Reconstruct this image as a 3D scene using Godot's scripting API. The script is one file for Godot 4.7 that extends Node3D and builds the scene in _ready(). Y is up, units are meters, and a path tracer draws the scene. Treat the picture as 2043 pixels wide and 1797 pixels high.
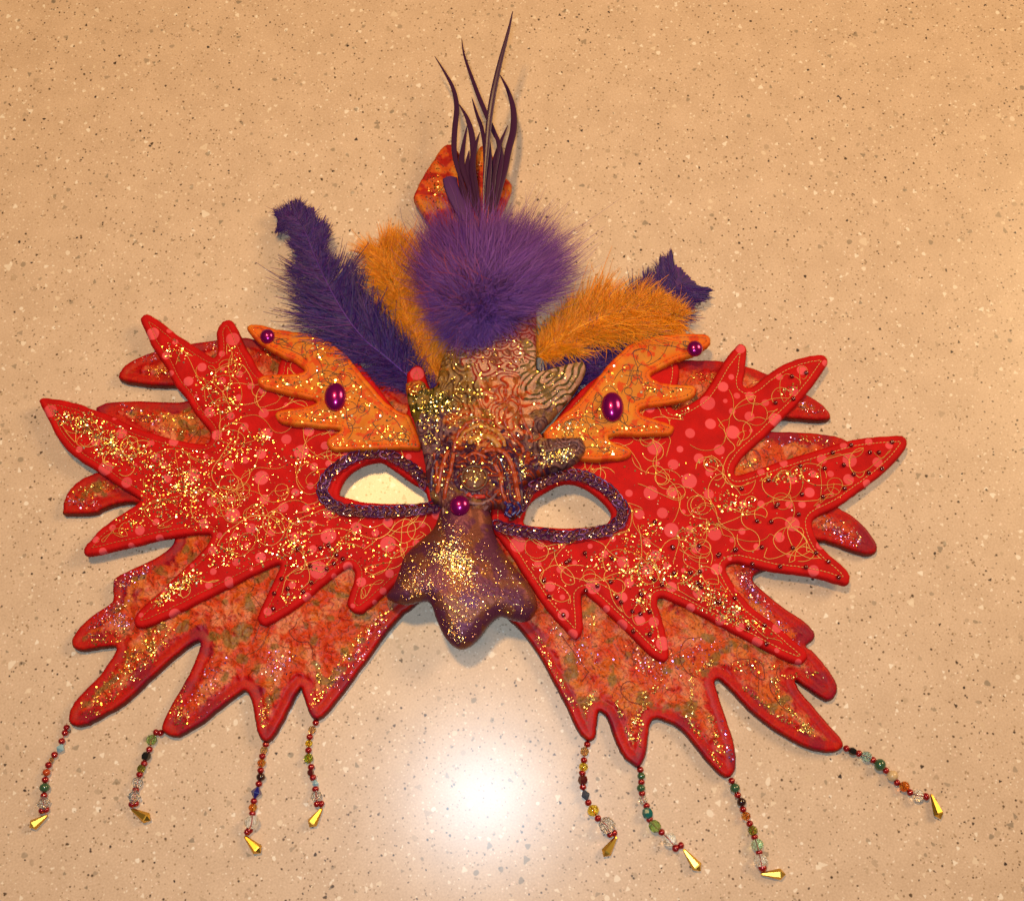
extends Node3D
# A hand-made leaf carnival mask lying on a speckled solid-surface counter, lit by a warm bulb above and the camera's flash.

const W := 2043.0
const H := 1797.0
const FOCAL := 2300.0          # focal length in photograph pixels
const TILT := 0.3037           # the camera looks down, 17.4 degrees off the plumb line
const CAM_HEIGHT := 0.44
const PX := 0.0002             # about the size of a photograph pixel on the counter, in metres

var cam_pos := Vector3.ZERO
var fwd := Vector3(0, -cos(TILT), -sin(TILT))
var up := Vector3(0, sin(TILT), -cos(TILT))
var rng := RandomNumberGenerator.new()
var mask: Node3D
var M := {}
var flake_mesh: ArrayMesh


# ---------------------------------------------------------------- placing
func ray(px: float, py: float) -> Vector3:
	return fwd + Vector3((px - W * 0.5) / FOCAL, 0, 0) + up * ((H * 0.5 - py) / FOCAL)

func pt(px: float, py: float, h := 0.0) -> Vector3:      # the point at height h (metres) seen at a photograph pixel
	var d := ray(px, py)
	return cam_pos + d * ((h - cam_pos.y) / d.y)

func dome(x: float, z: float) -> float:                  # how far the mask's back is bowed up off the counter
	return 0.0008 + 0.0022 * exp(-pow(x / 0.085, 2.0) - pow((z + 0.005) / 0.075, 2.0))

func on(px: float, py: float, extra: float) -> Vector3:  # the point `extra` above the bowed back
	var p := pt(px, py, extra + 0.005)
	for i in 3:
		p = pt(px, py, dome(p.x, p.z) + extra)
	return p

func curve2(flat: Array, extra: float, closed := true, sub := 4) -> PackedVector2Array:
	var a := PackedVector2Array()
	for i in range(0, flat.size(), 2):
		var p := on(flat[i], flat[i + 1], extra)
		a.append(Vector2(p.x, p.z))
	return smooth2(a, closed, sub)

func smooth2(a: PackedVector2Array, closed: bool, sub: int) -> PackedVector2Array:
	var out := PackedVector2Array()
	var n := a.size()
	for i in (n if closed else n - 1):
		var p0 := a[(i - 1 + n) % n] if closed or i > 0 else a[0]
		var p1 := a[i]
		var p2 := a[(i + 1) % n]
		var p3 := a[(i + 2) % n] if closed or i + 2 < n else a[n - 1]
		for k in sub:
			out.append(p1.cubic_interpolate(p2, p0, p3, float(k) / sub))
	if not closed:
		out.append(a[n - 1])
	return out

func smooth3(a: PackedVector3Array, sub: int) -> PackedVector3Array:
	var out := PackedVector3Array()
	var n := a.size()
	for i in n - 1:
		for k in sub:
			out.append(a[i].cubic_interpolate(a[i + 1], a[maxi(i - 1, 0)], a[mini(i + 2, n - 1)], float(k) / sub))
	out.append(a[n - 1])
	return out


# ---------------------------------------------------------------- nodes and materials
func part(called: String, mesh: Mesh, m: Material, parent: Node3D, kind := "", label := "") -> MeshInstance3D:
	var o := MeshInstance3D.new()
	o.name = called
	o.mesh = mesh
	o.material_override = m
	parent.add_child(o, true)
	if kind:
		o.set_meta("kind", kind)
	if label:
		o.set_meta("label", label)
	return o

func c8(r: float, g: float, b: float) -> Color:
	return Color(r / 255.0, g / 255.0, b / 255.0)

func mat(c: Color, rough: float, metal := 0.0, coat := 0.0) -> StandardMaterial3D:
	var m := StandardMaterial3D.new()
	m.albedo_color = c
	m.roughness = rough
	m.metallic = metal
	if coat > 0.0:
		m.clearcoat_enabled = true
		m.clearcoat = coat
		m.clearcoat_roughness = 0.08
	return m

func glass(c: Color, a := 0.08) -> StandardMaterial3D:
	var m := mat(Color(c.r, c.g, c.b, a), 0.04)
	m.refraction_enabled = true
	m.refraction_scale = 0.05
	return m

func noise_bytes(w: int, h: int, seed_: int, freq: float, oct := 3, warp := 0.0, ridged := false) -> PackedByteArray:
	var n := fnl(seed_, freq, oct, warp, ridged)
	var im := n.get_image(w, h, false, false, true)
	im.convert(Image.FORMAT_L8)
	return im.get_data()

func fnl(seed_: int, freq: float, oct := 3, warp := 0.0, ridged := false) -> FastNoiseLite:
	var n := FastNoiseLite.new()
	n.seed = seed_
	n.noise_type = FastNoiseLite.TYPE_SIMPLEX_SMOOTH
	n.frequency = freq
	n.fractal_type = FastNoiseLite.FRACTAL_RIDGED if ridged else FastNoiseLite.FRACTAL_FBM
	n.fractal_octaves = oct
	if warp > 0.0:
		n.domain_warp_enabled = true
		n.domain_warp_amplitude = warp
		n.domain_warp_frequency = freq * 0.8
		n.domain_warp_fractal_type = FastNoiseLite.DOMAIN_WARP_FRACTAL_NONE
	return n


# ---------------------------------------------------------------- padded sheets cut to an outline
class Sheet:
	var step := 0.0004
	var o := Vector2.ZERO
	var nx := 0
	var nz := 0
	var reach := 0.007
	var sd := PackedFloat32Array()
	var top := PackedFloat32Array()
	var outline := PackedVector2Array()
	var mesh: ArrayMesh

	func sample(a: PackedFloat32Array, x: float, z: float) -> float:
		var fx := clampf((x - o.x) / step, 0.0, nx - 1.001)
		var fz := clampf((z - o.y) / step, 0.0, nz - 1.001)
		var i := int(fx)
		var k := int(fz)
		fx -= i
		fz -= k
		var at := k * nx + i
		return lerpf(lerpf(a[at], a[at + 1], fx), lerpf(a[at + nx], a[at + nx + 1], fx), fz)

	func dist(x: float, z: float) -> float:
		return sample(sd, x, z)

	func height(x: float, z: float) -> float:
		return sample(top, x, z)

	func measure(loops: Array) -> void:                       # signed distance to the outline, positive inside
		var r := Rect2(loops[0][0], Vector2.ZERO)
		for p in loops[0]:
			r = r.expand(p)
		r = r.grow(step * 2.5)
		o = r.position
		nx = int(r.size.x / step) + 2
		nz = int(r.size.y / step) + 2
		sd.resize(nx * nz)
		sd.fill(reach * reach)
		var inside := PackedByteArray()
		inside.resize(nx * nz)
		var g := int(reach / step) + 1
		for loop: PackedVector2Array in loops:
			var n := loop.size()
			for s in n:
				var a := (loop[s] - o) / step
				var b := (loop[(s + 1) % n] - o) / step
				var ab := b - a
				var l2 := maxf(ab.length_squared(), 1e-9)
				var x0 := maxi(0, int(minf(a.x, b.x)) - g)
				var x1 := mini(nx - 1, int(maxf(a.x, b.x)) + g + 1)
				var z0 := maxi(0, int(minf(a.y, b.y)) - g)
				var z1 := mini(nz - 1, int(maxf(a.y, b.y)) + g + 1)
				var ss := step * step
				for k in range(z0, z1 + 1):
					var pz := k - a.y
					for i in range(x0, x1 + 1):
						var px := i - a.x
						var t := clampf((px * ab.x + pz * ab.y) / l2, 0.0, 1.0)
						var dx := px - t * ab.x
						var dz := pz - t * ab.y
						var d2 := (dx * dx + dz * dz) * ss
						if d2 < sd[k * nx + i]:
							sd[k * nx + i] = d2
				# even-odd rows
				var lo := minf(a.y, b.y)
				var hi := maxf(a.y, b.y)
				for k in range(maxi(0, int(ceil(lo))), mini(nz - 1, int(ceil(hi)) - 1) + 1):
					if k < lo or k >= hi:
						continue
					var cx := a.x + (k - a.y) / (b.y - a.y) * ab.x
					var at := clampi(int(ceil(cx)), 0, nx - 1)
					inside[k * nx + at] = inside[k * nx + at] ^ 1
		for k in nz:
			var on := 0
			for i in nx:
				on = on ^ inside[k * nx + i]
				var at := k * nx + i
				var d := sqrt(sd[at])
				sd[at] = d if on else -d

	func build(shape: Callable, bottom: Callable) -> void:   # shape(x, z, d): height of the top; bottom(x, z): of the underside
		top.resize(nx * nz)
		for k in nz:
			for i in nx:
				var at := k * nx + i
				if sd[at] > -step * 2.0:
					top[at] = shape.call(o.x + i * step, o.y + k * step, maxf(sd[at], 0.0))
		var v := PackedVector3Array()
		var idx := PackedInt32Array()
		var node := PackedInt32Array()
		var he := PackedInt32Array()
		var ve := PackedInt32Array()
		for arr in [node, he, ve]:
			arr.resize(nx * nz)
			arr.fill(-1)
		var low := {}
		var cx := [0, 1, 1, 0]
		var cz := [0, 0, 1, 1]
		for k in nz - 1:
			for i in nx - 1:
				var at := k * nx + i
				var s0 := sd[at] > 0.0
				var s1 := sd[at + 1] > 0.0
				var s2 := sd[at + nx + 1] > 0.0
				var s3 := sd[at + nx] > 0.0
				if not (s0 or s1 or s2 or s3):
					continue
				var poly := PackedInt32Array()
				var edge_first := -1
				var edge_second := -1
				for c in 4:
					var ci: int = i + cx[c]
					var ck: int = k + cz[c]
					var ca := ck * nx + ci
					var di: int = i + cx[(c + 1) % 4]
					var dk: int = k + cz[(c + 1) % 4]
					var da := dk * nx + di
					var here := sd[ca] > 0.0
					if here:
						if node[ca] < 0:
							node[ca] = v.size()
							v.append(Vector3(o.x + ci * step, top[ca], o.y + ck * step))
						poly.append(node[ca])
					if here != (sd[da] > 0.0):
						var key := mini(ca, da)
						var horizontal: bool = ck == dk
						var e := he[key] if horizontal else ve[key]
						if e < 0:
							e = v.size()
							if horizontal:
								he[key] = e
							else:
								ve[key] = e
							var t := sd[ca] / (sd[ca] - sd[da])
							var p := Vector2(ci, ck).lerp(Vector2(di, dk), t) * step + o
							v.append(Vector3(p.x, shape.call(p.x, p.y, 0.0), p.y))
						if here:
							edge_first = e
						else:
							edge_second = e
						poly.append(e)
				for q in range(1, poly.size() - 1):
					idx.append(poly[0])
					idx.append(poly[q])
					idx.append(poly[q + 1])
				if edge_first >= 0 and edge_second >= 0 and edge_first != edge_second:
					for e in [edge_first, edge_second]:
						if not low.has(e):
							low[e] = v.size()
							v.append(Vector3(v[e].x, minf(bottom.call(v[e].x, v[e].z), v[e].y - 0.0002), v[e].z))
					for e in [edge_first, low[edge_first], edge_second, edge_second, low[edge_first], low[edge_second]]:
						idx.append(e)
		var nrm := PackedVector3Array()
		nrm.resize(v.size())
		for q in range(0, idx.size(), 3):
			var a := v[idx[q]]
			var f := (v[idx[q + 2]] - a).cross(v[idx[q + 1]] - a)
			nrm[idx[q]] += f
			nrm[idx[q + 1]] += f
			nrm[idx[q + 2]] += f
		var uv := PackedVector2Array()
		uv.resize(v.size())
		var ext := Vector2(nx, nz) * step
		for q in v.size():
			nrm[q] = nrm[q].normalized() if nrm[q].length_squared() > 1e-24 else Vector3.UP
			uv[q] = (Vector2(v[q].x, v[q].z) - o) / ext
		var arrays := []
		arrays.resize(Mesh.ARRAY_MAX)
		arrays[Mesh.ARRAY_VERTEX] = v
		arrays[Mesh.ARRAY_NORMAL] = nrm
		arrays[Mesh.ARRAY_TEX_UV] = uv
		arrays[Mesh.ARRAY_INDEX] = idx
		mesh = ArrayMesh.new()
		mesh.add_surface_from_arrays(Mesh.PRIMITIVE_TRIANGLES, arrays)


func sheet(flat: Array, holes: Array, extra: float, step := 0.0004) -> Sheet:
	var s := Sheet.new()
	s.step = step
	var loops := [curve2(flat, extra)]
	for h in holes:
		loops.append(curve2(h, extra))
	var fray := fnl(int(flat[0]), 0.11, 2)
	for i in loops[0].size():
		var p: Vector2 = loops[0][i]
		loops[0][i] = p + Vector2(fray.get_noise_2d(p.x / PX, p.y / PX), fray.get_noise_2d(p.x / PX + 500.0, p.y / PX)) * PX * 1.1
	s.outline = loops[0]
	s.measure(loops)
	return s

func bevel(d: float, r: float, e := 0.3) -> float:       # rounded edge: e at the rim, 1 from r inwards
	if d >= r:
		return 1.0
	var q := 1.0 - d / r
	return e + (1.0 - e) * sqrt(maxf(0.0, 1.0 - q * q))


# ---------------------------------------------------------------- strips, tubes, flakes
class Strand:                                             # collects thin ribbons and tubes into one mesh
	var v := PackedVector3Array()
	var n := PackedVector3Array()
	var c := PackedColorArray()
	var idx := PackedInt32Array()

	func ribbon(p: PackedVector3Array, w: float, face: Vector3, col: Color, w_tip := 0.25, puff := Vector3.ZERO) -> void:
		var last := p.size() - 1
		var first := v.size()
		for i in p.size():
			var t := (p[mini(i + 1, last)] - p[maxi(i - 1, 0)]).normalized()
			var side := t.cross(face).normalized()
			var nr := side.cross(t)
			if nr.y < 0.0 and face.y > 0.3:
				nr = -nr
			nr = (nr + puff).normalized()
			var hw := w * 0.5 * lerpf(1.0, w_tip, pow(float(i) / last, 1.5))
			v.append(p[i] - side * hw)
			v.append(p[i] + side * hw)
			n.append(nr)
			n.append(nr)
			c.append(col)
			c.append(col)
			if i:
				var b := first + i * 2
				for q in [b - 2, b, b - 1, b - 1, b, b + 1]:
					idx.append(q)

	func tube(p: PackedVector3Array, r: float, col := Color.WHITE, sides := 5, flat_ := 1.0, taper := false, ends := true) -> void:
		var last := p.size() - 1
		if last < 1:
			return
		var first := v.size()
		for i in p.size():
			var t := (p[mini(i + 1, last)] - p[maxi(i - 1, 0)]).normalized()
			var side := t.cross(Vector3.UP)
			side = side.normalized() if side.length() > 0.01 else Vector3.RIGHT
			var nr := side.cross(t)
			var rr := r
			if taper:
				rr = r * maxf(0.06, sin(PI * lerpf(0.03, 0.97, float(i) / last)))
			elif ends and (i == 0 or i == last):
				rr = r * 0.4
			for s in sides:
				var a := TAU * s / sides
				var d := side * cos(a) + nr * sin(a) * flat_
				v.append(p[i] + d * rr)
				n.append((side * cos(a) * flat_ + nr * sin(a)).normalized())
				c.append(col)
			if i:
				for s in sides:
					var a0 := first + (i - 1) * sides + s
					var a1 := first + (i - 1) * sides + (s + 1) % sides
					for q in [a0, a1, a0 + sides, a1, a1 + sides, a0 + sides]:
						idx.append(q)

	func done() -> ArrayMesh:
		var arrays := []
		arrays.resize(Mesh.ARRAY_MAX)
		arrays[Mesh.ARRAY_VERTEX] = v
		arrays[Mesh.ARRAY_NORMAL] = n
		arrays[Mesh.ARRAY_COLOR] = c
		arrays[Mesh.ARRAY_INDEX] = idx
		var m := ArrayMesh.new()
		m.add_surface_from_arrays(Mesh.PRIMITIVE_TRIANGLES, arrays)
		return m


func flakes(s: Sheet, strokes: Array, cols: Array, parent: Node3D, size := 1.0, tilt := 0.5, called := "glitter") -> void:
	var xf := []
	var cc := []
	for q in strokes:
		for i in int(q[5] * 1.15):
			var t := rng.randf()
			var a := rng.randf() * TAU
			var rr: float = q[4] * 1.25 * sqrt(rng.randf()) * rng.randf_range(0.6, 1.3)
			var px: float = lerpf(q[0], q[2], t) + cos(a) * rr
			var py: float = lerpf(q[1], q[3], t) + sin(a) * rr
			var p := on(px, py, 0.007)
			for k in 2:
				p = pt(px, py, s.height(p.x, p.z))
			if s.dist(p.x, p.z) < 0.0012:
				continue
			p.y = s.height(p.x, p.z) + 0.00022 + (q[6] * PX if q.size() > 6 else 0.0)
			var r: float = PX * size * rng.randf_range(0.75, 1.0) * [0.9, 0.9, 1.2, 1.2, 1.6, 1.6, 2.2, 2.6][rng.randi() % 8]
			var ax := Vector3(rng.randfn(), 0, rng.randfn()).normalized()
			var b := Basis(ax, clampf(rng.randfn(0.0, tilt), -1.1, 1.1)) * Basis(Vector3.UP, rng.randf() * TAU)
			xf.append(Transform3D(b * Basis.from_scale(Vector3(r, r, r)), p))
			cc.append(cols[rng.randi() % cols.size()])
	if xf.is_empty():
		return
	var mm := MultiMesh.new()
	mm.transform_format = MultiMesh.TRANSFORM_3D
	mm.use_colors = true
	mm.mesh = flake_mesh
	mm.instance_count = xf.size()
	for i in xf.size():
		mm.set_instance_transform(i, xf[i])
		mm.set_instance_color(i, cc[i])
	var o := MultiMeshInstance3D.new()
	o.name = called
	o.multimesh = mm
	o.material_override = M.glitter
	o.set_meta("kind", "stuff")
	parent.add_child(o, true)


func make_flake() -> ArrayMesh:
	var v := PackedVector3Array()
	var n := PackedVector3Array()
	var idx := PackedInt32Array()
	for level in 2:
		for i in 6:
			v.append(Vector3(cos(TAU * i / 6), 0.12 if level else -0.12, sin(TAU * i / 6)))
			n.append(Vector3.UP if level else Vector3.DOWN)
	for i in range(1, 5):
		for q in [6, 6 + i, 6 + i + 1, 0, i + 1, i]:
			idx.append(q)
	var arrays := []
	arrays.resize(Mesh.ARRAY_MAX)
	arrays[Mesh.ARRAY_VERTEX] = v
	arrays[Mesh.ARRAY_NORMAL] = n
	arrays[Mesh.ARRAY_INDEX] = idx
	var m := ArrayMesh.new()
	m.add_surface_from_arrays(Mesh.PRIMITIVE_TRIANGLES, arrays)
	return m


func lathe(prof: Array, sides: int, flat_shaded: bool) -> ArrayMesh:   # prof: [radius, along y], turned round y
	var st := SurfaceTool.new()
	st.begin(Mesh.PRIMITIVE_TRIANGLES)
	st.set_smooth_group(4294967295 if flat_shaded else 0)
	for k in prof.size() - 1:
		for s in sides:
			var a := TAU * s / sides
			var b := TAU * (s + 1) / sides
			var p := [Vector3(cos(a) * prof[k][0], prof[k][1], sin(a) * prof[k][0]), Vector3(cos(b) * prof[k][0], prof[k][1], sin(b) * prof[k][0]),
				Vector3(cos(b) * prof[k + 1][0], prof[k + 1][1], sin(b) * prof[k + 1][0]), Vector3(cos(a) * prof[k + 1][0], prof[k + 1][1], sin(a) * prof[k + 1][0])]
			for q in [0, 1, 2, 0, 2, 3]:
				st.add_vertex(p[q])
	st.generate_normals()
	return st.commit()


func inset_lines(s: Sheet, inset: float, lift: float, col: Color, r: float, dash := 5.5, into: Strand = null) -> void:
	for poly in Geometry2D.offset_polygon(s.outline, -inset):
		var run := PackedVector3Array()
		var n: int = poly.size()
		var left := 0.0
		var pts := PackedVector3Array()
		for i in n + 1:
			var a: Vector2 = poly[i % n]
			var b: Vector2 = poly[(i + 1) % n]
			var l := a.distance_to(b)
			var t := left
			while t < l:
				var p := a.lerp(b, t / maxf(l, 1e-6))
				pts.append(Vector3(p.x, s.height(p.x, p.y) + lift, p.y))
				t += PX * 1.8
			left = t - l
		for i in pts.size():
			var ok := s.dist(pts[i].x, pts[i].z) > inset * 0.7
			if ok:
				run.append(pts[i])
			if run.size() >= int(dash / 1.8) + 1 or not ok:
				if run.size() > 1:
					run[0].y -= lift * 0.9
					run[run.size() - 1].y -= lift * 0.9
					into.tube(run, r, col, 4)
				run = PackedVector3Array()


func scribble(s: Sheet, n: int, length: float, margin: float, r: float, cols: Array, into: Strand, tight := 1.0) -> void:   # free-motion machine stitching
	var tries := 0
	var made := 0
	while made < n and tries < n * 60:
		tries += 1
		var x := s.o.x + fposmod(tries * 0.7548777 + 0.3, 1.0) * s.nx * s.step
		var z := s.o.y + fposmod(tries * 0.5698403 + 0.7, 1.0) * s.nz * s.step
		if s.dist(x, z) < margin:
			continue
		made += 1
		var ang := rng.randf() * TAU
		var turn := rng.randf_range(-0.12, 0.12)
		var run := PackedVector3Array()
		var went := 0.0
		var seg := PX * 4.0
		while went < length:
			run.append(Vector3(x, s.height(x, z) + r * 0.8, z))
			turn += rng.randfn(0.0, 0.03) * tight
			turn = clampf(turn * 0.985, -0.3 * tight, 0.3 * tight)
			if rng.randf() < 0.045:
				turn = rng.randf_range(-0.24, 0.24) * tight
				if rng.randf() < 0.45:
					ang += rng.randf_range(-1.6, 1.6)
			var tx := x + cos(ang) * seg
			var tz := z + sin(ang) * seg
			var k := 0
			while s.dist(tx, tz) < margin and k < 24:
				k += 1
				ang += 0.45 * (1.0 if turn > 0 else -1.0)
				tx = x + cos(ang) * seg
				tz = z + sin(ang) * seg
			if k == 24:
				break
			ang += turn
			x = tx
			z = tz
			went += seg
		into.tube(run, r, cols[rng.randi() % cols.size()], 4)


func picture(s: Sheet, scale := 1.0) -> Dictionary:      # an empty picture that spans a sheet
	var w := int(s.nx * s.step / PX * scale)
	var h := int(s.nz * s.step / PX * scale)
	var b := PackedByteArray()
	b.resize(w * h * 3)
	return {"w": w, "h": h, "b": b, "s": s, "k": s.nx * s.step / w}

func cloth_of(pic: Dictionary, rough: float) -> StandardMaterial3D:
	var m := mat(Color.WHITE, rough)
	m.metallic_specular = 0.3
	m.albedo_texture = ImageTexture.create_from_image(Image.create_from_data(pic.w, pic.h, false, Image.FORMAT_RGB8, pic.b))
	return m

func disc(pic: Dictionary, p: Vector3, r: float, col: Array) -> void:
	var b: PackedByteArray = pic.b
	var w: int = pic.w
	var h: int = pic.h
	var s: Sheet = pic.s
	var k: float = pic.k
	var cx := (p.x - s.o.x) / k
	var cy := (p.z - s.o.y) / k
	var rr := r * PX / k
	for y in range(maxi(0, int(cy - rr - 1)), mini(h - 1, int(cy + rr + 1)) + 1):
		for x in range(maxi(0, int(cx - rr - 1)), mini(w - 1, int(cx + rr + 1)) + 1):
			var cov := clampf(rr + 0.5 - Vector2(x + 0.5 - cx, y + 0.5 - cy).length(), 0.0, 1.0)
			if cov > 0.0:
				var at := (y * w + x) * 3
				for q in 3:
					b[at + q] = int(lerpf(b[at + q], col[q], cov * 0.94))
	pic.b = b


# ---------------------------------------------------------------- the scene
func _ready() -> void:
	rng.seed = 20
	camera_and_light()
	materials()
	flake_mesh = make_flake()
	countertop()
	mask = Node3D.new()
	mask.name = "carnival_mask"
	mask.set_meta("label", "red and orange leaf carnival mask with purple feathers and beaded fringe on speckled counter")
	mask.set_meta("category", "mask")
	add_child(mask, true)
	painted_leaves()
	red_leaves()
	diamond()
	feathers()
	nose()
	centre()
	orange_leaves()
	braids()
	fur()
	spikes()
	strands()


func camera_and_light() -> void:
	cam_pos = Vector3(0, CAM_HEIGHT, 0)
	var at := pt(945, 960, 0)                             # the world's origin lies on the counter under the middle of the mask
	cam_pos -= Vector3(at.x, 0, at.z)
	var cam := Camera3D.new()
	cam.name = "camera"
	cam.fov = rad_to_deg(2.0 * atan(H * 0.5 / FOCAL))
	cam.near = 0.02
	cam.far = 20.0
	cam.transform = Transform3D(Basis(Vector3.RIGHT, up, -fwd), cam_pos)
	add_child(cam)
	cam.current = true
	var e := Environment.new()
	e.background_mode = Environment.BG_COLOR
	e.background_color = c8(112, 108, 108)
	e.background_energy_multiplier = 0.35
	e.tonemap_mode = Environment.TONE_MAPPER_LINEAR
	e.tonemap_exposure = 1.13
	e.sdfgi_enabled = true
	e.ssao_enabled = true
	e.ssil_enabled = true
	var we := WorldEnvironment.new()
	we.name = "environment"
	we.environment = e
	add_child(we)
	# the flash beside the lens: its mirror image is the white glare low in the picture
	var q := pt(974, 1632, 0)
	var flash := AreaLight3D.new()
	flash.name = "camera_flash"
	flash.area_size = Vector2(0.034, 0.024)
	flash.light_color = Color(0.84, 0.93, 1.0)
	flash.light_energy = 0.088
	flash.shadow_enabled = true
	add_child(flash)
	flash.position = Vector3(2.0 * q.x - cam_pos.x, CAM_HEIGHT, 2.0 * q.z - cam_pos.z)
	flash.look_at(pt(960, 960, 0), Vector3(0, 0, -1))
	# the warm bulb over the counter, up and to the left; its mirror image shows in one eye hole
	var m := pt(768, 962, 0)
	var hl := 0.90
	var bulb := OmniLight3D.new()
	bulb.name = "kitchen_bulb"
	bulb.light_color = Color(1.0, 0.8, 0.5)
	bulb.light_energy = 0.47
	bulb.light_size = 0.05
	bulb.omni_range = 4.0
	bulb.omni_attenuation = 2.0
	bulb.shadow_enabled = true
	# the room's ceiling fixture, a wide diffuser up to the right
	var ceil := AreaLight3D.new()
	ceil.name = "ceiling_fixture"
	ceil.area_size = Vector2(0.4, 0.4)
	ceil.light_color = Color(1.0, 0.85, 0.63)
	ceil.light_energy = 0.86
	ceil.area_range = 4.0
	ceil.shadow_enabled = true
	add_child(ceil)
	ceil.position = Vector3(0.95, 0.78, -0.48)
	ceil.look_at(Vector3(0.16, 0, -0.14), Vector3(0, 0, -1))
	add_child(bulb)
	bulb.position = Vector3(m.x + (m.x - cam_pos.x) * hl / CAM_HEIGHT, hl, m.z + (m.z - cam_pos.z) * hl / CAM_HEIGHT)


func materials() -> void:
	M.glitter = mat(Color.WHITE, 0.3, 1.0)
	M.glitter.vertex_color_use_as_albedo = true
	M.thread = mat(Color.WHITE, 0.45, 0.25)
	M.thread.vertex_color_use_as_albedo = true
	M.hair = mat(Color.WHITE, 0.6)
	M.hair.vertex_color_use_as_albedo = true
	M.hair.backlight_enabled = true
	M.hair.backlight = Color(0.35, 0.35, 0.35)
	M.fur = mat(Color.WHITE, 0.65)
	M.fur.vertex_color_use_as_albedo = true
	M.fur.backlight_enabled = true
	M.fur.backlight = Color(0.14, 0.14, 0.14)
	M.spike = mat(c8(62, 26, 58), 0.3)
	M.seed = mat(c8(150, 12, 18), 0.22, 0.35, 0.8)
	M.dark_seed = mat(c8(105, 6, 10), 0.12, 0.2, 1.0)
	M.gold = mat(c8(218, 178, 78), 0.32, 1.0)
	M.gem = mat(c8(150, 0, 104), 0.24, 0.7, 0.5)


# ---------------------------------------------------------------- counter
func countertop() -> void:
	var n := 2048
	var tile := 0.48
	var low := noise_bytes(n, n, 5, 0.012, 3)
	var fine := noise_bytes(n, n, 6, 0.22, 2)
	var b := PackedByteArray()
	b.resize(n * n * 3)
	for i in n * n:
		var d := (low[i] - 128) * 0.05 + (fine[i] - 128) * 0.085
		b[i * 3] = int(210 + d)
		b[i * 3 + 1] = int(182 + d)
		b[i * 3 + 2] = int(156 + d)
	var r := RandomNumberGenerator.new()
	r.seed = 77
	# chips: [count, smallest, largest, colours, cover]
	for kind in [[900, 3.0, 6.0, [[176, 152, 124], [164, 142, 118], [214, 188, 158]], 0.45], [24000, 0.7, 2.0, [[150, 122, 92], [128, 104, 80], [168, 140, 108]], 0.7],
			[26000, 0.8, 1.9, [[240, 222, 198], [246, 230, 212], [236, 206, 186]], 0.8], [2400, 2.0, 4.6, [[242, 226, 206], [246, 234, 218], [232, 210, 184]], 0.8],
			[60, 5.0, 8.0, [[238, 222, 202], [230, 208, 182]], 0.8], [900, 2.2, 5.5, [[138, 122, 102], [150, 132, 112], [124, 112, 96]], 0.6],
			[7600, 0.8, 2.0, [[92, 72, 54], [70, 54, 42], [112, 88, 66]], 0.85], [950, 1.4, 2.9, [[48, 38, 34], [64, 50, 40], [84, 66, 50]], 0.9]]:
		for i in int(kind[0]):
			var cx := r.randf() * n
			var cy := r.randf() * n
			var s: float = lerpf(kind[1], kind[2], pow(r.randf(), 2.0))
			var col: Array = kind[3][r.randi() % kind[3].size()]
			var ang := r.randf() * TAU
			var ca := cos(ang)
			var sa := sin(ang)
			var el := r.randf_range(0.5, 1.0)
			var k1 := r.randf_range(0.0, 0.3)
			var ph := r.randf() * TAU
			var reach := int(s * 1.4) + 1
			for y in range(int(cy) - reach, int(cy) + reach + 1):
				for x in range(int(cx) - reach, int(cx) + reach + 1):
					var dx := (x - cx) * ca + (y - cy) * sa
					var dy := (-(x - cx) * sa + (y - cy) * ca) / el
					var dd := sqrt(dx * dx + dy * dy)
					if s > 2.0:
						dd *= 1.0 + k1 * cos(3.0 * atan2(dy, dx) + ph)
					var cov: float = clampf(s + 0.5 - dd, 0.0, 1.0) * kind[4]
					if cov > 0.0:
						var at := (posmod(y, n) * n + posmod(x, n)) * 3
						for q in 3:
							b[at + q] = int(lerpf(b[at + q], col[q], cov))
	var m := mat(Color.WHITE, 0.28)
	m.albedo_texture = ImageTexture.create_from_image(Image.create_from_data(n, n, false, Image.FORMAT_RGB8, b))
	m.metallic_specular = 0.5
	var wide := 0.96
	var deep := 0.8
	var st := SurfaceTool.new()
	st.begin(Mesh.PRIMITIVE_TRIANGLES)
	# a slab with a small rounded front edge, laid out ring by ring
	var rings := [[-0.038, 0.0], [-0.006, 0.0], [-0.002, 0.0012], [-0.0005, 0.0035], [0.0, 0.007]]
	var cs := [Vector2(-1, -1), Vector2(1, -1), Vector2(1, 1), Vector2(-1, 1)]
	var centre_z := -0.02
	var put := func(c: Vector2, inset: float, y: float) -> void:
		var p := Vector3(c.x * (wide * 0.5 - inset), y, centre_z + c.y * (deep * 0.5 - inset))
		st.set_uv(Vector2(p.x, p.z - (y if inset < 0.004 else 0.0)) / tile + Vector2(0.5, 0.5))
		st.add_vertex(p)
	for k in rings.size() - 1:
		for s in 4:
			var c0: Vector2 = cs[s]
			var c1: Vector2 = cs[(s + 1) % 4]
			for q in [[c0, k], [c1, k], [c1, k + 1], [c0, k], [c1, k + 1], [c0, k + 1]]:
				put.call(q[0], rings[q[1]][1], rings[q[1]][0])
	for q in [0, 1, 2, 0, 2, 3]:
		put.call(cs[q], 0.007, 0.0)
	for q in [0, 2, 1, 0, 3, 2]:
		put.call(cs[q], 0.0, -0.038)
	st.generate_normals()
	var o := part("countertop", st.commit(), m, self, "structure")
	o.set_meta("label", "beige speckled solid surface counter under the mask")
	o.set_meta("category", "countertop")


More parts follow.
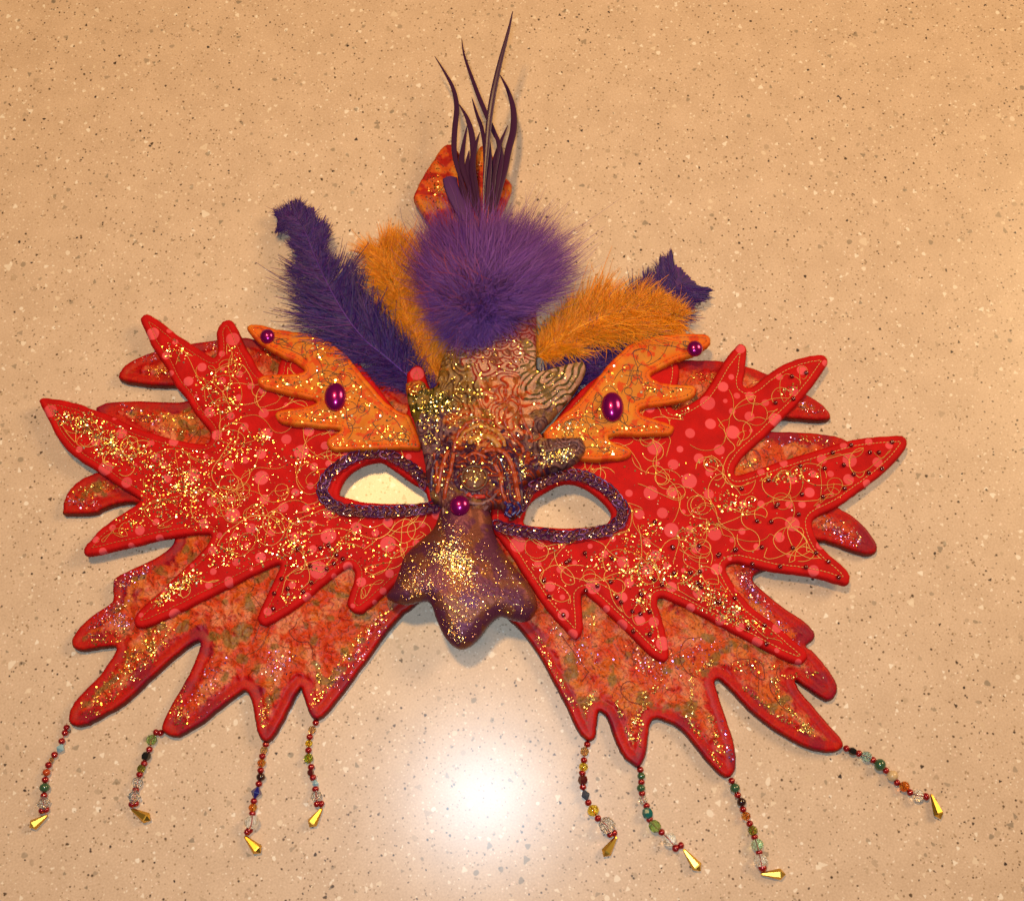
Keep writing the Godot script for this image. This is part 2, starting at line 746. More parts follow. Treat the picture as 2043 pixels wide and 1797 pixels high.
# ---------------------------------------------------------------- outlines in photograph pixels
func eye_a(g: float) -> Array:
	return grown([676,985, 682,965, 698,944, 727,927, 757,921, 770,926, 796,944, 821,962, 845,977, 852,990, 851,1002, 820,1004, 776,1004, 725,1001, 702,995, 684,990], g)

func eye_b(g: float) -> Array:
	return grown([1046,1045, 1048,1025, 1053,1009, 1067,994, 1090,980, 1110,969, 1130,964, 1151,967, 1173,977, 1193,992, 1210,1009, 1219,1024, 1216,1038, 1201,1048, 1160,1052, 1120,1053, 1080,1050], g)

func grown(a: Array, g: float) -> Array:
	var c := Vector2.ZERO
	for i in range(0, a.size(), 2):
		c += Vector2(a[i], a[i + 1]) * 2.0 / a.size()
	var out := []
	for i in range(0, a.size(), 2):
		var p := Vector2(a[i], a[i + 1])
		p += (p - c).normalized() * g
		out.append(p.x)
		out.append(p.y)
	return out


func painted_leaves() -> void:
	var a := [234,747, 247,727, 277,710, 307,699, 345,690, 380,683, 427,677, 481,671, 510,675, 560,688, 640,705, 720,730, 750,742, 778,759, 808,781, 850,800, 885,850,
		890,1000, 893,1080, 880,1150, 827,1207, 800,1228, 767,1267, 734,1314, 700,1361, 667,1404, 647,1427, 632,1436, 619,1429, 608,1404, 601,1380, 597,1376,
		579,1407, 561,1443, 541,1475, 526,1480, 512,1463, 506,1433, 501,1404, 490,1380, 474,1386, 438,1414, 402,1443, 369,1463, 347,1471, 326,1463, 320,1447, 340,1404, 362,1367,
		384,1324, 395,1293, 395,1280, 373,1291, 337,1320, 293,1360, 246,1404, 203,1429, 174,1445, 152,1450, 136,1443, 134,1425, 145,1400, 167,1375, 196,1346, 221,1310, 228,1291,
		196,1293, 163,1298, 145,1293, 140,1277, 152,1255, 177,1230, 214,1205, 223,1194, 222,1165, 230,1149, 271,1129, 315,1107, 341,1086, 345,1070, 330,1040, 290,1010,
		257,1003, 227,1007, 200,1017, 187,1024, 127,1026, 123,1015, 125,997, 137,974, 160,954, 190,941, 260,920, 290,890, 250,860, 205,835, 188,815, 200,805, 227,799, 294,798, 355,800,
		385,792, 380,778, 347,770, 310,769, 274,765, 240,758]
	var b := [1380,716, 1440,718, 1494,730, 1530,743, 1580,765, 1614,787, 1641,804, 1658,825, 1652,838, 1607,837, 1567,834, 1540,840, 1530,852, 1541,859, 1591,860, 1641,864, 1674,870, 1697,882,
		1698,905, 1660,950, 1640,990, 1674,1011, 1707,1031, 1734,1057, 1751,1084, 1750,1101, 1734,1107, 1701,1099, 1671,1087, 1641,1079, 1600,1080, 1580,1100, 1560,1130, 1532,1136, 1512,1144, 1504,1157,
		1526,1179, 1567,1212, 1604,1236, 1625,1257, 1627,1273, 1616,1284, 1611,1289, 1625,1299, 1649,1327, 1668,1355, 1673,1376, 1666,1392, 1653,1398, 1633,1388, 1608,1371, 1589,1358,
		1600,1380, 1625,1409, 1657,1446, 1678,1470, 1685,1487, 1674,1499, 1649,1501, 1608,1491, 1555,1462, 1506,1425, 1465,1384, 1440,1359, 1429,1358, 1431,1374, 1448,1425, 1463,1470, 1470,1511,
		1467,1540, 1452,1552, 1432,1540, 1399,1503, 1362,1458, 1329,1439, 1309,1435, 1298,1446, 1294,1478, 1288,1511, 1276,1530, 1264,1526, 1243,1507, 1227,1474, 1214,1437, 1202,1421, 1194,1424,
		1191,1454, 1187,1473, 1173,1478, 1153,1458, 1132,1413, 1104,1359, 1075,1306, 1042,1261, 1013,1232, 985,1190, 980,1100, 1000,1000, 1050,900, 1105,840, 1150,795, 1200,765, 1270,735, 1330,718]
	var which := 0
	for flat in [a, b]:
		var s := sheet(flat, [eye_a(9.0)] if which == 0 else [eye_b(9.0)], 0.003, 0.00042)
		var wrinkle := fnl(40 + which, 0.035, 3, 14.0)
		var crease := fnl(44 + which, 0.022, 2, 22.0, true)
		s.build(func(x, z, d):
			var q: float = d / PX
			var h: float = dome(x, z) + 0.0033 * bevel(d, 0.0015, 0.25)
			h -= 0.00024 * exp(-pow((q - 21.0) / 5.5, 2.0))
			var inn := smoothstep(18.0, 30.0, q)
			return h + inn * (wrinkle.get_noise_2d(x / PX, z / PX) * 0.00035 + maxf(0.0, crease.get_noise_2d(x / PX, z / PX) - 0.2) * 0.0008), func(x, z): return dome(x, z) - 0.0008)
		var pic := picture(s)
		var w: int = pic.w
		var h: int = pic.h
		var n1 := noise_bytes(w, h, 50 + which, 0.016, 3, 20.0)
		var n2 := noise_bytes(w, h, 52 + which, 0.06, 3, 10.0)
		var n3 := noise_bytes(w, h, 54 + which, 0.017, 2, 12.0)
		var n4 := noise_bytes(w, h, 56 + which, 0.03, 2, 30.0, true)
		var n5 := noise_bytes(w, h, 58 + which, 0.011, 2)
		var n6 := noise_bytes(w, h, 59 + which, 0.22, 2)
		var n7 := noise_bytes(w, h, 48 + which, 0.055, 2, 18.0, true)
		var bytes: PackedByteArray = pic.b
		var k: float = pic.k
		for y in h:
			for x in w:
				var at := y * w + x
				var q := s.dist(s.o.x + (x + 0.5) * k, s.o.y + (y + 0.5) * k) / PX
				if q < -3.0:
					continue
				var m := n1[at] / 255.0
				var f := n2[at] / 255.0
				var paper := (Vector3(192, 60, 20) if which == 0 else Vector3(194, 70, 26)).lerp(Vector3(204, 112, 74), smoothstep(0.42, 0.64, m)).lerp(Vector3(184, 36, 20), smoothstep(0.54, 0.82, f) * 0.5)
				paper = paper.lerp(Vector3(190, 96, 18), smoothstep(0.58, 0.78, n5[at] / 255.0) * 0.5)
				paper = paper.lerp(Vector3(104, 92, 40), smoothstep(0.63, 0.76, n3[at] / 255.0 + (f - 0.5) * 0.16) * 0.6)
				paper = paper.lerp(Vector3(120, 22, 14), smoothstep(0.84, 0.96, n4[at] / 255.0) * 0.55)
				var rim := Vector3(172, 12, 10).lerp(Vector3(184, 44, 10), smoothstep(0.45, 0.75, f) * 0.6)
				rim = rim.lerp(Vector3(104, 14, 62), smoothstep(0.5, 0.8, n5[at] / 255.0 + (f - 0.5) * 0.3) * 0.5)
				rim = rim.lerp(Vector3(60, 8, 10), (1.0 - smoothstep(0.0, 4.0, q)) * 0.6)   # the cut edge is painted dark
				var c := rim.lerp(paper, smoothstep(20.0, 32.0, q + (f - 0.5) * 12.0 + (n3[at] / 255.0 - 0.5) * 22.0))
				c *= 0.86 + n6[at] / 255.0 * 0.28 - 0.34 * smoothstep(0.80, 0.92, n7[at] / 255.0) * smoothstep(14.0, 30.0, q)
				bytes[at * 3] = int(clampf(c.x, 0, 255))
				bytes[at * 3 + 1] = int(clampf(c.y, 0, 255))
				bytes[at * 3 + 2] = int(clampf(c.z, 0, 255))
		pic.b = bytes
		var cm := cloth_of(pic, 0.45)
		var leaf := part("painted_leaf", s.mesh, cm, mask, "", ["crinkled paper leaf painted red and orange with purple rims and a square notch", "crinkled salmon paper leaf painted with smooth red rims and olive patches"][which])
		var gold := [Color(0.85, 0.55, 0.14), Color(0.95, 0.7, 0.25), Color(0.7, 0.42, 0.1)]
		var pearl := [Color(0.75, 0.3, 0.7), Color(0.5, 0.3, 0.8), Color(0.85, 0.4, 0.5), Color(0.8, 0.5, 0.3)]
		if which == 0:
			flakes(s, [[270,1320, 180,1420, 22, 330], [330,1250, 270,1330, 24, 260], [250,1270, 180,1280, 14, 120], [300,745, 340,745, 10, 60], [270,835, 380,830, 8, 110], [300,860, 380,860, 8, 40],
				[140,990, 220,970, 12, 110], [520,695, 550,710, 9, 40], [345,1410, 370,1440, 14, 80], [365,1360, 350,1420, 7, 80], [520,1400, 525,1450, 6, 60], [545,1360, 530,1440, 6, 50], [640,1330, 625,1410, 7, 60],
				[690,1300, 640,1390, 5, 60], [795,1240, 690,1370, 7, 150], [780,1210, 700,1290, 6, 80], [400,1440, 470,1390, 9, 60]], gold, leaf, 0.72)
			flakes(s, [[300,1120, 240,1170, 16, 200], [240,1200, 180,1260, 12, 140], [230,1235, 250,1240, 14, 90], [135,1000, 200,1010, 8, 80], [410,690, 450,690, 8, 50], [270,720, 330,705, 8, 60], [540,1340, 570,1310, 20, 110],
				[430,1330, 380,1440, 25, 120], [760,1240, 660,1380, 14, 140], [225,805, 330,850, 10, 60]], pearl, leaf, 0.72, 0.5)
		else:
			flakes(s, [[1590,1345, 1640,1345, 6, 30], [1540,1355, 1590,1350, 5, 40], [1540,1350, 1560,1400, 5, 60], [1560,1400, 1620,1460, 5, 100], [1480,1370, 1530,1410, 5, 60], [1530,1415, 1610,1460, 5, 60], [1600,1450, 1620,1462, 8, 60],
				[1420,1320, 1390,1340, 5, 50], [1380,1340, 1380,1420, 5, 70], [1415,1425, 1440,1500, 6, 90], [1370,1430, 1400,1470, 6, 60], [1440,1530, 1410,1490, 4, 30], [1290,1400, 1260,1450, 6, 90], [1230,1400, 1240,1430, 4, 50],
				[1250,1450, 1265,1480, 6, 50], [1280,1440, 1275,1490, 4, 40], [1185,1380, 1165,1420, 6, 60], [1070,1270, 1150,1420, 8, 110], [1180,1230, 1190,1250, 8, 30], [1320,1370, 1280,1390, 7, 40], [1450,1330, 1560,1330, 9, 60],
				[1380,755, 1440,755, 8, 70], [1500,760, 1520,770, 5, 20], [1480,930, 1510,920, 6, 40], [1340,812, 1375,812, 6, 40], [1590,870, 1660,885, 8, 40], [1000,1200, 1120,1400, 10, 40]], gold, leaf, 0.72)
			flakes(s, [[1480,1140, 1530,1220, 14, 200], [1530,1230, 1590,1290, 12, 110], [1640,1040, 1710,1080, 15, 190], [1270,1310, 1330,1330, 26, 130], [1120,1260, 1180,1310, 30, 80], [1340,1340, 1420,1280, 26, 60], [1580,800, 1640,830, 10, 60],
				[1500,880, 1640,880, 14, 60], [1440,1440, 1460,1520, 5, 40]], pearl, leaf, 0.72, 0.5)
		# raised fibres in the handmade paper
		var st := Strand.new()
		scribble(s, 26 if which == 0 else 48, 0.022, 0.0065, 0.00016, [Color(0.22, 0.03, 0.02), Color(0.3, 0.06, 0.03), Color(0.42, 0.14, 0.07)], st, 1.0)
		part("paper_fibres", st.done(), M.thread, leaf, "stuff")
		which += 1


func red_leaves() -> void:
	var a := [279,640, 283,630, 292,626, 305,632, 325,645, 350,665, 382,686, 405,701, 426,712, 433,695, 431,665, 437,648, 449,638, 463,640, 471,652, 480,670, 496,702, 522,744, 548,750,
		556,725, 570,700, 600,685, 640,680, 678,689, 696,704, 727,735, 754,771, 786,813, 806,830, 814,800, 811,752, 819,735, 832,728, 845,736, 853,762, 870,800, 890,850, 892,1000,
		893,1060, 870,1110, 840,1140, 797,1160, 767,1187, 740,1210, 722,1223, 706,1222, 693,1208, 693,1195, 700,1174, 707,1148, 702,1134, 690,1134, 648,1165, 601,1205, 554,1236, 528,1248, 515,1240, 514,1226,
		535,1179, 556,1133, 551,1127, 499,1150, 420,1190, 355,1223, 304,1247, 278,1253, 266,1243, 274,1220, 322,1176, 351,1147, 387,1114, 412,1086, 418,1066, 380,1067, 340,1073, 307,1079, 274,1088, 227,1098, 180,1109, 166,1103,
		170,1087, 178,1079, 197,1057, 227,1034, 257,1015, 276,1001, 274,992, 227,964, 194,940, 153,915, 117,878, 94,836, 80,808, 77,798, 84,793, 100,794, 127,798, 160,806, 183,815, 220,828, 260,848, 314,867, 367,880, 408,884,
		418,872, 416,858, 390,827, 367,790, 347,767, 327,727, 304,694, 290,663]
	var b := [1394,794, 1417,767, 1440,727, 1466,694, 1478,685, 1489,692, 1490,707, 1487,740, 1483,762, 1488,772, 1504,769, 1527,750, 1557,730, 1591,715, 1624,708, 1644,708, 1652,719, 1648,733, 1614,780, 1581,817, 1547,850,
		1517,880, 1487,907, 1470,930, 1466,944, 1476,947, 1524,931, 1574,914, 1641,894, 1691,879, 1741,871, 1791,868, 1804,871, 1811,882, 1804,900, 1774,934, 1741,961, 1707,987, 1674,1010, 1641,1026, 1624,1037, 1622,1052,
		1632,1080, 1657,1107, 1684,1130, 1695,1144, 1696,1160, 1687,1168, 1657,1160, 1624,1151, 1574,1144, 1534,1138, 1507,1131, 1474,1124, 1456,1126, 1449,1135, 1454,1147, 1470,1175, 1506,1215, 1547,1244, 1579,1272, 1604,1294, 1612,1307,
		1607,1320, 1592,1325, 1555,1311, 1493,1278, 1432,1246, 1370,1213, 1331,1195, 1316,1193, 1312,1204, 1318,1225, 1329,1265, 1335,1298, 1332,1316, 1320,1320, 1296,1306, 1255,1265, 1214,1225, 1176,1190, 1165,1184, 1160,1193,
		1162,1224, 1163,1252, 1158,1268, 1146,1274, 1124,1253, 1091,1216, 1063,1175, 1034,1130, 1001,1081, 985,1060, 978,1030, 990,990, 1040,940, 1080,880, 1110,833, 1148,787, 1190,752, 1235,725, 1290,705, 1332,706, 1354,726, 1354,762, 1342,795, 1341,813, 1355,815]
	var dots_a := [730,315,40, 830,295,18, 865,365,18, 810,445,25, 840,550,18, 945,600,30, 1025,515,28, 1145,435,20, 1210,348,42, 1250,558,22, 1145,600,25, 1148,527,14, 1320,628,22, 1390,655,24, 1245,700,22,
		1070,785,32, 1200,810,24, 1395,790,30, 1280,870,24, 1115,920,32, 1410,915,38, 1530,945,30, 1665,900,30, 118,775,40, 545,912,32, 500,820,12, 720,972,22, 855,960,28, 448,1118,42, 575,1203,32, 290,1005,20,
		390,960,28, 525,1035,20, 750,1055,28, 970,1160,42, 1185,1100,30, 1380,1035,30, 1285,1070,22, 1620,1025,38, 1695,1110,24, 1380,1180,38, 1200,1305,20, 1210,1400,42, 1085,1320,28, 1400,1305,30, 1510,1355,28,
		1650,1360,22, 1690,1450,20, 1580,1530,28, 1035,1450,28, 655,1490,28, 490,1475,20, 390,1545,20, 770,1535,22, 600,1580,18, 430,1615,22, 750,1440,20, 1320,1480,30, 1440,1505,22, 1130,1520,18, 1225,1525,18,
		1090,1610,28, 1295,1580,18, 1690,1600,22, 1375,1650,30, 1230,1680,22, 1710,1715,38, 1320,1720,12, 1185,1790,25, 965,1700,12, 820,1180,28, 1050,1050,16, 990,685,10, 805,1100,16, 630,1100,9, 1530,740,14, 1590,1265,20]
	var dots_a2 := [640,1065,40, 770,1180,35, 940,1260,28, 800,1325,28, 575,1230,60, 680,1350,28, 250,1440,58, 650,1510,28, 430,1680,40, 620,1690,28, 790,1730,38, 520,1555,28, 1520,590,58, 820,1060,25, 940,430,35, 1680,1740,40, 1450,1270,24]
	var dots_a3 := [520,255,45, 330,155,32, 165,205,45, 520,125,30, 445,187,22, 70,135,18, 725,135,20, 70,285,22, 105,410,50, 280,388,28, 195,445,14, 360,480,28, 530,430,24, 490,533,20, 310,622,14, 440,600,14, 35,570,25, 605,290,14,
		690,250,22, 375,265,12, 160,75,25]
	var dots_a4 := [1325,143,28, 1150,283,22, 1065,220,18, 1040,295,20, 790,315,22, 665,460,13, 850,455,30, 1365,440,22, 1580,355,20, 1500,295,20, 1730,240,12]
	var dots_b := [712,165,30, 608,393,32, 515,490,45, 657,335,18, 768,448,28, 690,448,20, 860,490,22, 766,570,30, 662,540,20, 533,615,33, 665,665,42, 410,672,30, 585,770,32, 350,767,20, 198,758,43, 310,857,32, 463,822,30, 405,957,45,
		525,907,24, 523,1035,30, 175,1028,42, 300,1025,32, 45,1030,22, 245,1148,32, 107,1155,30, 298,1250,42, 557,1272,40, 410,1248,24, 720,1258,20, 944,1292,30, 1022,1213,43, 1003,1097,23, 1080,1097,22, 1125,1025,30, 1020,945,30,
		1145,915,22, 1200,825,30, 1365,832,42, 1358,947,32, 1532,845,30, 1480,720,22, 1600,745,22, 1470,970,25, 1250,915,20, 1178,1105,14, 1258,1035,14, 1080,295,32, 1030,420,30, 945,335,22, 922,588,40, 1220,250,20, 660,1310,14,
		645,1120,18, 728,1095,22, 835,1095,22, 205,1402,32, 150,1320,24, 155,1490,32, 272,1465,22, 570,1483,32, 445,1360,28, 370,1490,14, 810,1350,20, 1000,1400,14, 1190,1340,25, 1150,1492,32, 648,1418,13, 45,1570,24, 303,1590,28,
		165,1645,16, 10,1655,25, 105,1780,25, 415,1715,22, 455,1625,28, 695,1600,20, 970,848,24, 835,900,22, 1330,745,22, 170,520,30, 775,655,12, 515,365,20, 620,480,14, 215,850,14, 370,1140,14]
	var dots_b2 := [180,62,38, 290,68,18, 395,65,16, 530,72,12, 600,110,18, 690,150,28, 640,35,15, 385,185,18, 275,160,18, 455,152,12, 335,268,24, 545,268,34, 445,500,24, 685,320,24, 685,455,26, 775,435,22, 840,440,24, 885,545,32,
		610,375,16, 925,270,24, 805,195,22, 850,120,24, 1020,370,20, 1055,310,18, 1145,185,26, 1165,430,24, 1260,465,20, 1345,535,24, 1440,470,22, 1240,395,16, 1440,578,12, 1545,635,15, 395,320,13, 400,405,26, 1070,190,12, 720,250,22]
	var beads_a := [1700,75, 1655,90, 1530,95, 1780,150, 1730,175, 1605,280, 1475,315, 1400,340, 1395,425, 1690,205, 1745,130, 1560,330, 1440,260, 1600,190]
	var beads_b := [1105,310, 1018,333, 1030,463, 920,490, 1620,722, 1540,785, 1485,785, 1480,905, 1390,915, 1375,740, 1330,860, 1265,785, 1335,1000, 1205,1050, 1080,1035, 1070,865, 880,950, 935,1095, 925,1108, 1060,1155, 810,1195, 895,1200,
		685,1365, 840,1350, 1025,1355, 1165,1385, 1240,1435, 1105,1470, 950,1465, 785,1450, 1300,1530, 580,1400, 465,1345, 310,1355, 315,1505, 195,1545, 460,1565, 575,1680, 680,1655, 115,1630, 65,1735, 720,1000, 200,1200, 1215,880, 1560,880, 1180,1195]
	var beads_b2 := [505,105, 415,150, 305,240, 330,315, 400,405, 430,140, 510,285, 630,245, 660,320, 680,345, 775,400, 780,310, 840,235, 820,390, 740,485, 820,500, 635,130, 1160,110, 1235,90, 930,75, 1060,70, 1300,470, 1380,455, 1390,545, 1160,345, 1070,270,
		1065,195, 565,265, 1020,200, 880,260]
	var which := 0
	for flat in [a, b]:
		var s := sheet(flat, [eye_a(0.0)] if which == 0 else [eye_b(0.0)], 0.0056, 0.00042)
		var puff := fnl(60 + which, 0.011, 2)
		var weave := fnl(62 + which, 0.13, 2)
		s.build(func(x, z, d):
			var q: float = d / PX
			var h: float = dome(x, z) + 0.0040 + 0.0024 * bevel(d, 0.0016, 0.25)
			h -= 0.00022 * exp(-pow((q - 14.5) / 3.0, 2.0))
			return h + smoothstep(12.0, 30.0, q) * (puff.get_noise_2d(x / PX, z / PX) * 0.0006 + 0.0003) + weave.get_noise_2d(x / PX, z / PX) * 0.00008, func(x, z): return dome(x, z) + 0.0034)
		var pic := picture(s, 1.15)
		var n1 := noise_bytes(pic.w, pic.h, 64 + which, 0.02, 3)
		var n2 := noise_bytes(pic.w, pic.h, 66 + which, 0.35, 2)
		var bytes: PackedByteArray = pic.b
		for i in pic.w * pic.h:
			var d := (n1[i] - 128) * 0.11 + (n2[i] - 128) * 0.12
			bytes[i * 3] = int(184 + d)
			bytes[i * 3 + 1] = int(clampf(8 + d * 0.2, 2, 40))
			bytes[i * 3 + 2] = int(clampf(8 + d * 0.15, 2, 40))
		pic.b = bytes
		var lists := [[dots_a, 60, 560, 0.3339], [dots_a2, 460, 600, 0.2449], [dots_a3, 600, 1000, 0.3339], [dots_a4, 40, 1060, 0.3617]] if which == 0 else [[dots_b, 1240, 640, 0.3339], [dots_b2, 960, 1060, 0.4102]]
		for l in lists:
			for i in range(0, l[0].size(), 3):
				var p := on(l[1] + l[0][i] * l[3], l[2] + l[0][i + 1] * l[3], 0.0066)
				var j := rng.randf_range(-8.0, 8.0)
				disc(pic, p, l[0][i + 2] * l[3], [222 + j, 80 + j, 86 + j])
		var cm := cloth_of(pic, 0.72)
		var leaf := part("red_leaf", s.mesh, cm, mask, "", ["red dotted cloth leaf thick with gold glitter", "red dotted cloth leaf sewn with dark red beads"][which])
		var st := Strand.new()
		var golds := [Color(0.74, 0.33, 0.08), Color(0.8, 0.42, 0.1), Color(0.62, 0.24, 0.05)]
		inset_lines(s, PX * 14.5, 0.00022, Color(0.55, 0.17, 0.04) if which == 0 else Color(0.72, 0.36, 0.1), PX * (0.85 if which == 0 else 1.05), 7.0, st)
		scribble(s, 72, 0.042, 0.0040, PX * 0.75, golds, st, 1.15)
		part("gold_stitching", st.done(), M.thread, leaf, "stuff")
		var gold := [Color(0.95, 0.68, 0.2), Color(1.0, 0.8, 0.36), Color(0.82, 0.52, 0.12), Color(1.0, 0.86, 0.5)]
		if which == 0:
			flakes(s, [[110,830, 180,850, 14, 170], [150,840, 260,900, 22, 480], [190,890, 330,930, 26, 260], [300,920, 430,980, 34, 330], [330,690, 370,715, 14, 60], [400,770, 470,830, 28, 190], [420,760, 480,760, 24, 70], [470,690, 470,730, 12, 30], [280,1000, 400,960, 26, 220],
				[240,1050, 330,1020, 18, 110], [330,1010, 420,1040, 26, 160], [400,920, 480,900, 24, 120], [450,860, 560,920, 24, 110], [500,870, 540,870, 12, 50], [420,1110, 500,1090, 28, 190], [330,1180, 390,1150, 16, 230], [310,1210, 340,1180, 10, 80],
				[440,1000, 560,1060, 40, 150], [560,1000, 640,1040, 40, 90], [520,1120, 620,1080, 30, 120], [600,1180, 560,1200, 14, 40], [640,1110, 700,1060, 30, 90], [560,930, 640,910, 30, 70], [680,1070, 740,1080, 24, 60], [740,1110, 780,1090, 20, 50],
				[590,1050, 600,1150, 30, 90], [300,840, 480,1050, 90, 240]], gold, leaf, 0.9)
			flakes(s, [[730,1120, 740,1150, 14, 40], [400,980, 760,1090, 90, 170]], [Color(0.8, 0.2, 0.12), Color(0.9, 0.5, 0.3)], leaf, 0.8)
		else:
			flakes(s, [[1530,955, 1620,945, 12, 140], [1430,1000, 1500,1010, 18, 130], [1380,1050, 1430,1040, 14, 40], [1360,1080, 1400,1060, 16, 50], [1400,920, 1440,920, 10, 40], [1560,780, 1590,770, 10, 24], [1280,1060, 1320,1050, 14, 50], [1270,1100, 1330,1140, 24, 110],
				[1270,1150, 1340,1120, 16, 70], [1350,1150, 1440,1190, 16, 150], [1400,1190, 1480,1230, 16, 220], [1420,1230, 1500,1250, 8, 60], [1240,1130, 1280,1160, 18, 90], [1270,1210, 1290,1180, 16, 60], [1180,1110, 1230,1140, 20, 70], [1230,1080, 1280,1080, 24, 60],
				[1290,1250, 1310,1290, 10, 24], [1110,1090, 1140,1120, 20, 30], [1480,1230, 1540,1270, 8, 40], [1340,830, 1370,820, 8, 20], [1250,950, 1450,1050, 80, 80], [1180,1130, 1500,1190, 60, 120], [1340,1020, 1650,950, 40, 60]], gold, leaf, 0.9)
			flakes(s, [[1300,1080, 1480,1180, 70, 120], [1060,1100, 1150,1200, 40, 50]], [Color(0.8, 0.2, 0.12), Color(0.9, 0.5, 0.3)], leaf, 0.8)
		var ball := SphereMesh.new()
		ball.radius = PX * 4.6
		ball.height = PX * 7.6
		ball.radial_segments = 12
		ball.rings = 6
		for l in ([[beads_a, 40, 1060, 0.3617]] if which == 0 else [[beads_b, 1240, 640, 0.3339], [beads_b2, 960, 1060, 0.4102]]):
			for i in range(0, l[0].size(), 2):
				var p := on(l[1] + l[0][i] * l[3], l[2] + l[0][i + 1] * l[3], 0.0071)
				if s.dist(p.x, p.z) < 0.0006:
					continue
				var o := part("seed_bead", ball, M.dark_seed, leaf)
				o.position = Vector3(p.x, s.height(p.x, p.z) + PX * 2.4, p.z)
		which += 1


# ---------------------------------------------------------------- orange pieces
func orange_leaves() -> void:
	var a := [492,655, 500,647, 519,648, 541,654, 563,659, 607,664, 631,670, 651,678, 673,693, 693,710, 717,740, 742,771, 766,798, 791,818, 815,828, 825,847, 836,874, 838,895, 803,896, 754,897, 705,898, 668,899, 654,891, 651,881, 658,872, 672,863, 678,857,
		663,855, 607,851, 565,845, 552,836, 549,825, 560,818, 595,813, 625,806, 630,801, 617,796, 582,789, 546,780, 522,774, 513,762, 517,753, 533,748, 565,747, 597,744, 606,738, 587,722, 558,710, 529,693, 507,676]
	var b := [1418,680, 1415,673, 1405,667, 1371,666, 1322,668, 1285,676, 1260,685, 1241,700, 1216,724, 1197,747, 1177,773, 1150,805, 1118,830, 1091,854, 1085,868, 1100,900, 1166,919, 1211,919, 1247,915, 1259,906, 1257,897, 1241,889, 1220,880, 1214,873, 1226,869,
		1248,869, 1285,869, 1322,869, 1339,866, 1345,855, 1339,847, 1309,837, 1284,828, 1276,820, 1281,814, 1309,810, 1346,804, 1378,795, 1390,782, 1385,771, 1371,768, 1334,766, 1309,759, 1298,751, 1302,745, 1322,734, 1353,720, 1383,710, 1405,697, 1415,689]
	var which := 0
	for flat in [a, b]:
		var s := sheet(flat, [], 0.0090, 0.00036)
		s.reach = 0.01
		var ripple := fnl(70 + which, 0.02, 2)
		s.build(func(x, z, d):
			return dome(x, z) + 0.0076 + 0.0020 * bevel(d, 0.0008, 0.35) + ripple.get_noise_2d(x / PX, z / PX) * 0.0005 + 0.00035 * exp(-pow((d / PX - 7.0) / 4.0, 2.0)), func(x, z): return dome(x, z) + 0.0072)
		var pic := picture(s, 1.3)
		var w: int = pic.w
		var n1 := noise_bytes(w, pic.h, 74 + which, 0.03, 3, 16.0)
		var n2 := noise_bytes(w, pic.h, 76 + which, 0.3, 2)
		var n3 := noise_bytes(w, pic.h, 78 + which, 0.012, 2)
		var bytes: PackedByteArray = pic.b
		var k: float = pic.k
		for y: int in pic.h:
			for x in w:
				var at := y * w + x
				var q := s.dist(s.o.x + x * k, s.o.y + y * k) / PX
				if q < -3.0:
					continue
				var m := n1[at] / 255.0
				var c := Vector3(216, 96, 20).lerp(Vector3(196, 128, 46), smoothstep(9.0, 26.0, q) * (0.75 if which else 0.55)).lerp(Vector3(204, 58, 16), smoothstep(0.55, 0.72, m) * 0.8).lerp(Vector3(222, 138, 40), smoothstep(0.6, 0.8, n3[at] / 255.0) * 0.5)
				c *= 0.94 + n2[at] / 255.0 * 0.12
				bytes[at * 3] = int(clampf(c.x, 0, 255))
				bytes[at * 3 + 1] = int(clampf(c.y, 0, 255))
				bytes[at * 3 + 2] = int(clampf(c.z, 0, 255))
		pic.b = bytes
		var leaf := part("orange_leaf", s.mesh, cloth_of(pic, 0.55), mask, "", ["orange cloth leaf with an oval purple gem and a bare flat base", "ochre and orange cloth leaf with an oval purple gem and four blunt fingers"][which])
		var st := Strand.new()
		var darks := [Color(0.1, 0.06, 0.04), Color(0.16, 0.09, 0.05), Color(0.07, 0.05, 0.06)]
		scribble(s, 34, 0.016, 0.0034, PX * 0.55, darks, st, 2.4)
		inset_lines(s, PX * 9.0, 0.0001, Color(0.4, 0.1, 0.03), PX * 0.6, 6.0, st)
		part("dark_stitching", st.done(), M.thread, leaf, "stuff")
		var gold := [Color(0.95, 0.68, 0.2), Color(1.0, 0.8, 0.36), Color(0.82, 0.52, 0.12), Color(1.0, 0.9, 0.6)]
		if which == 0:
			flakes(s, [[600,690, 680,720, 20, 40], [520,760, 640,760, 12, 50], [560,835, 680,830, 12, 60], [670,760, 700,860, 30, 60], [660,885, 830,890, 8, 50], [740,860, 820,880, 22, 60], [700,740, 760,830, 24, 40], [620,740, 680,800, 30, 40]], gold, leaf, 1.0)
		else:
			flakes(s, [[1300,780, 1360,785, 12, 40], [1220,860, 1340,855, 12, 60], [1140,860, 1200,820, 22, 90], [1200,890, 1240,900, 14, 30], [1120,860, 1180,900, 20, 60], [1290,750, 1300,790, 12, 24], [1180,780, 1240,740, 30, 30], [1150,830, 1100,860, 12, 40]], gold, leaf, 1.0)
		for g in ([[668,790, 22.5, 29.5], [532,669, 15.5, 15.5]] if which == 0 else [[1222,811, 23, 31], [1387,694, 16.5, 16.5]]):
			gem(leaf, s, g[0], g[1], g[2], g[3], "oval domed purple gem" if g[2] > 20 else "round purple bead gem")
		which += 1


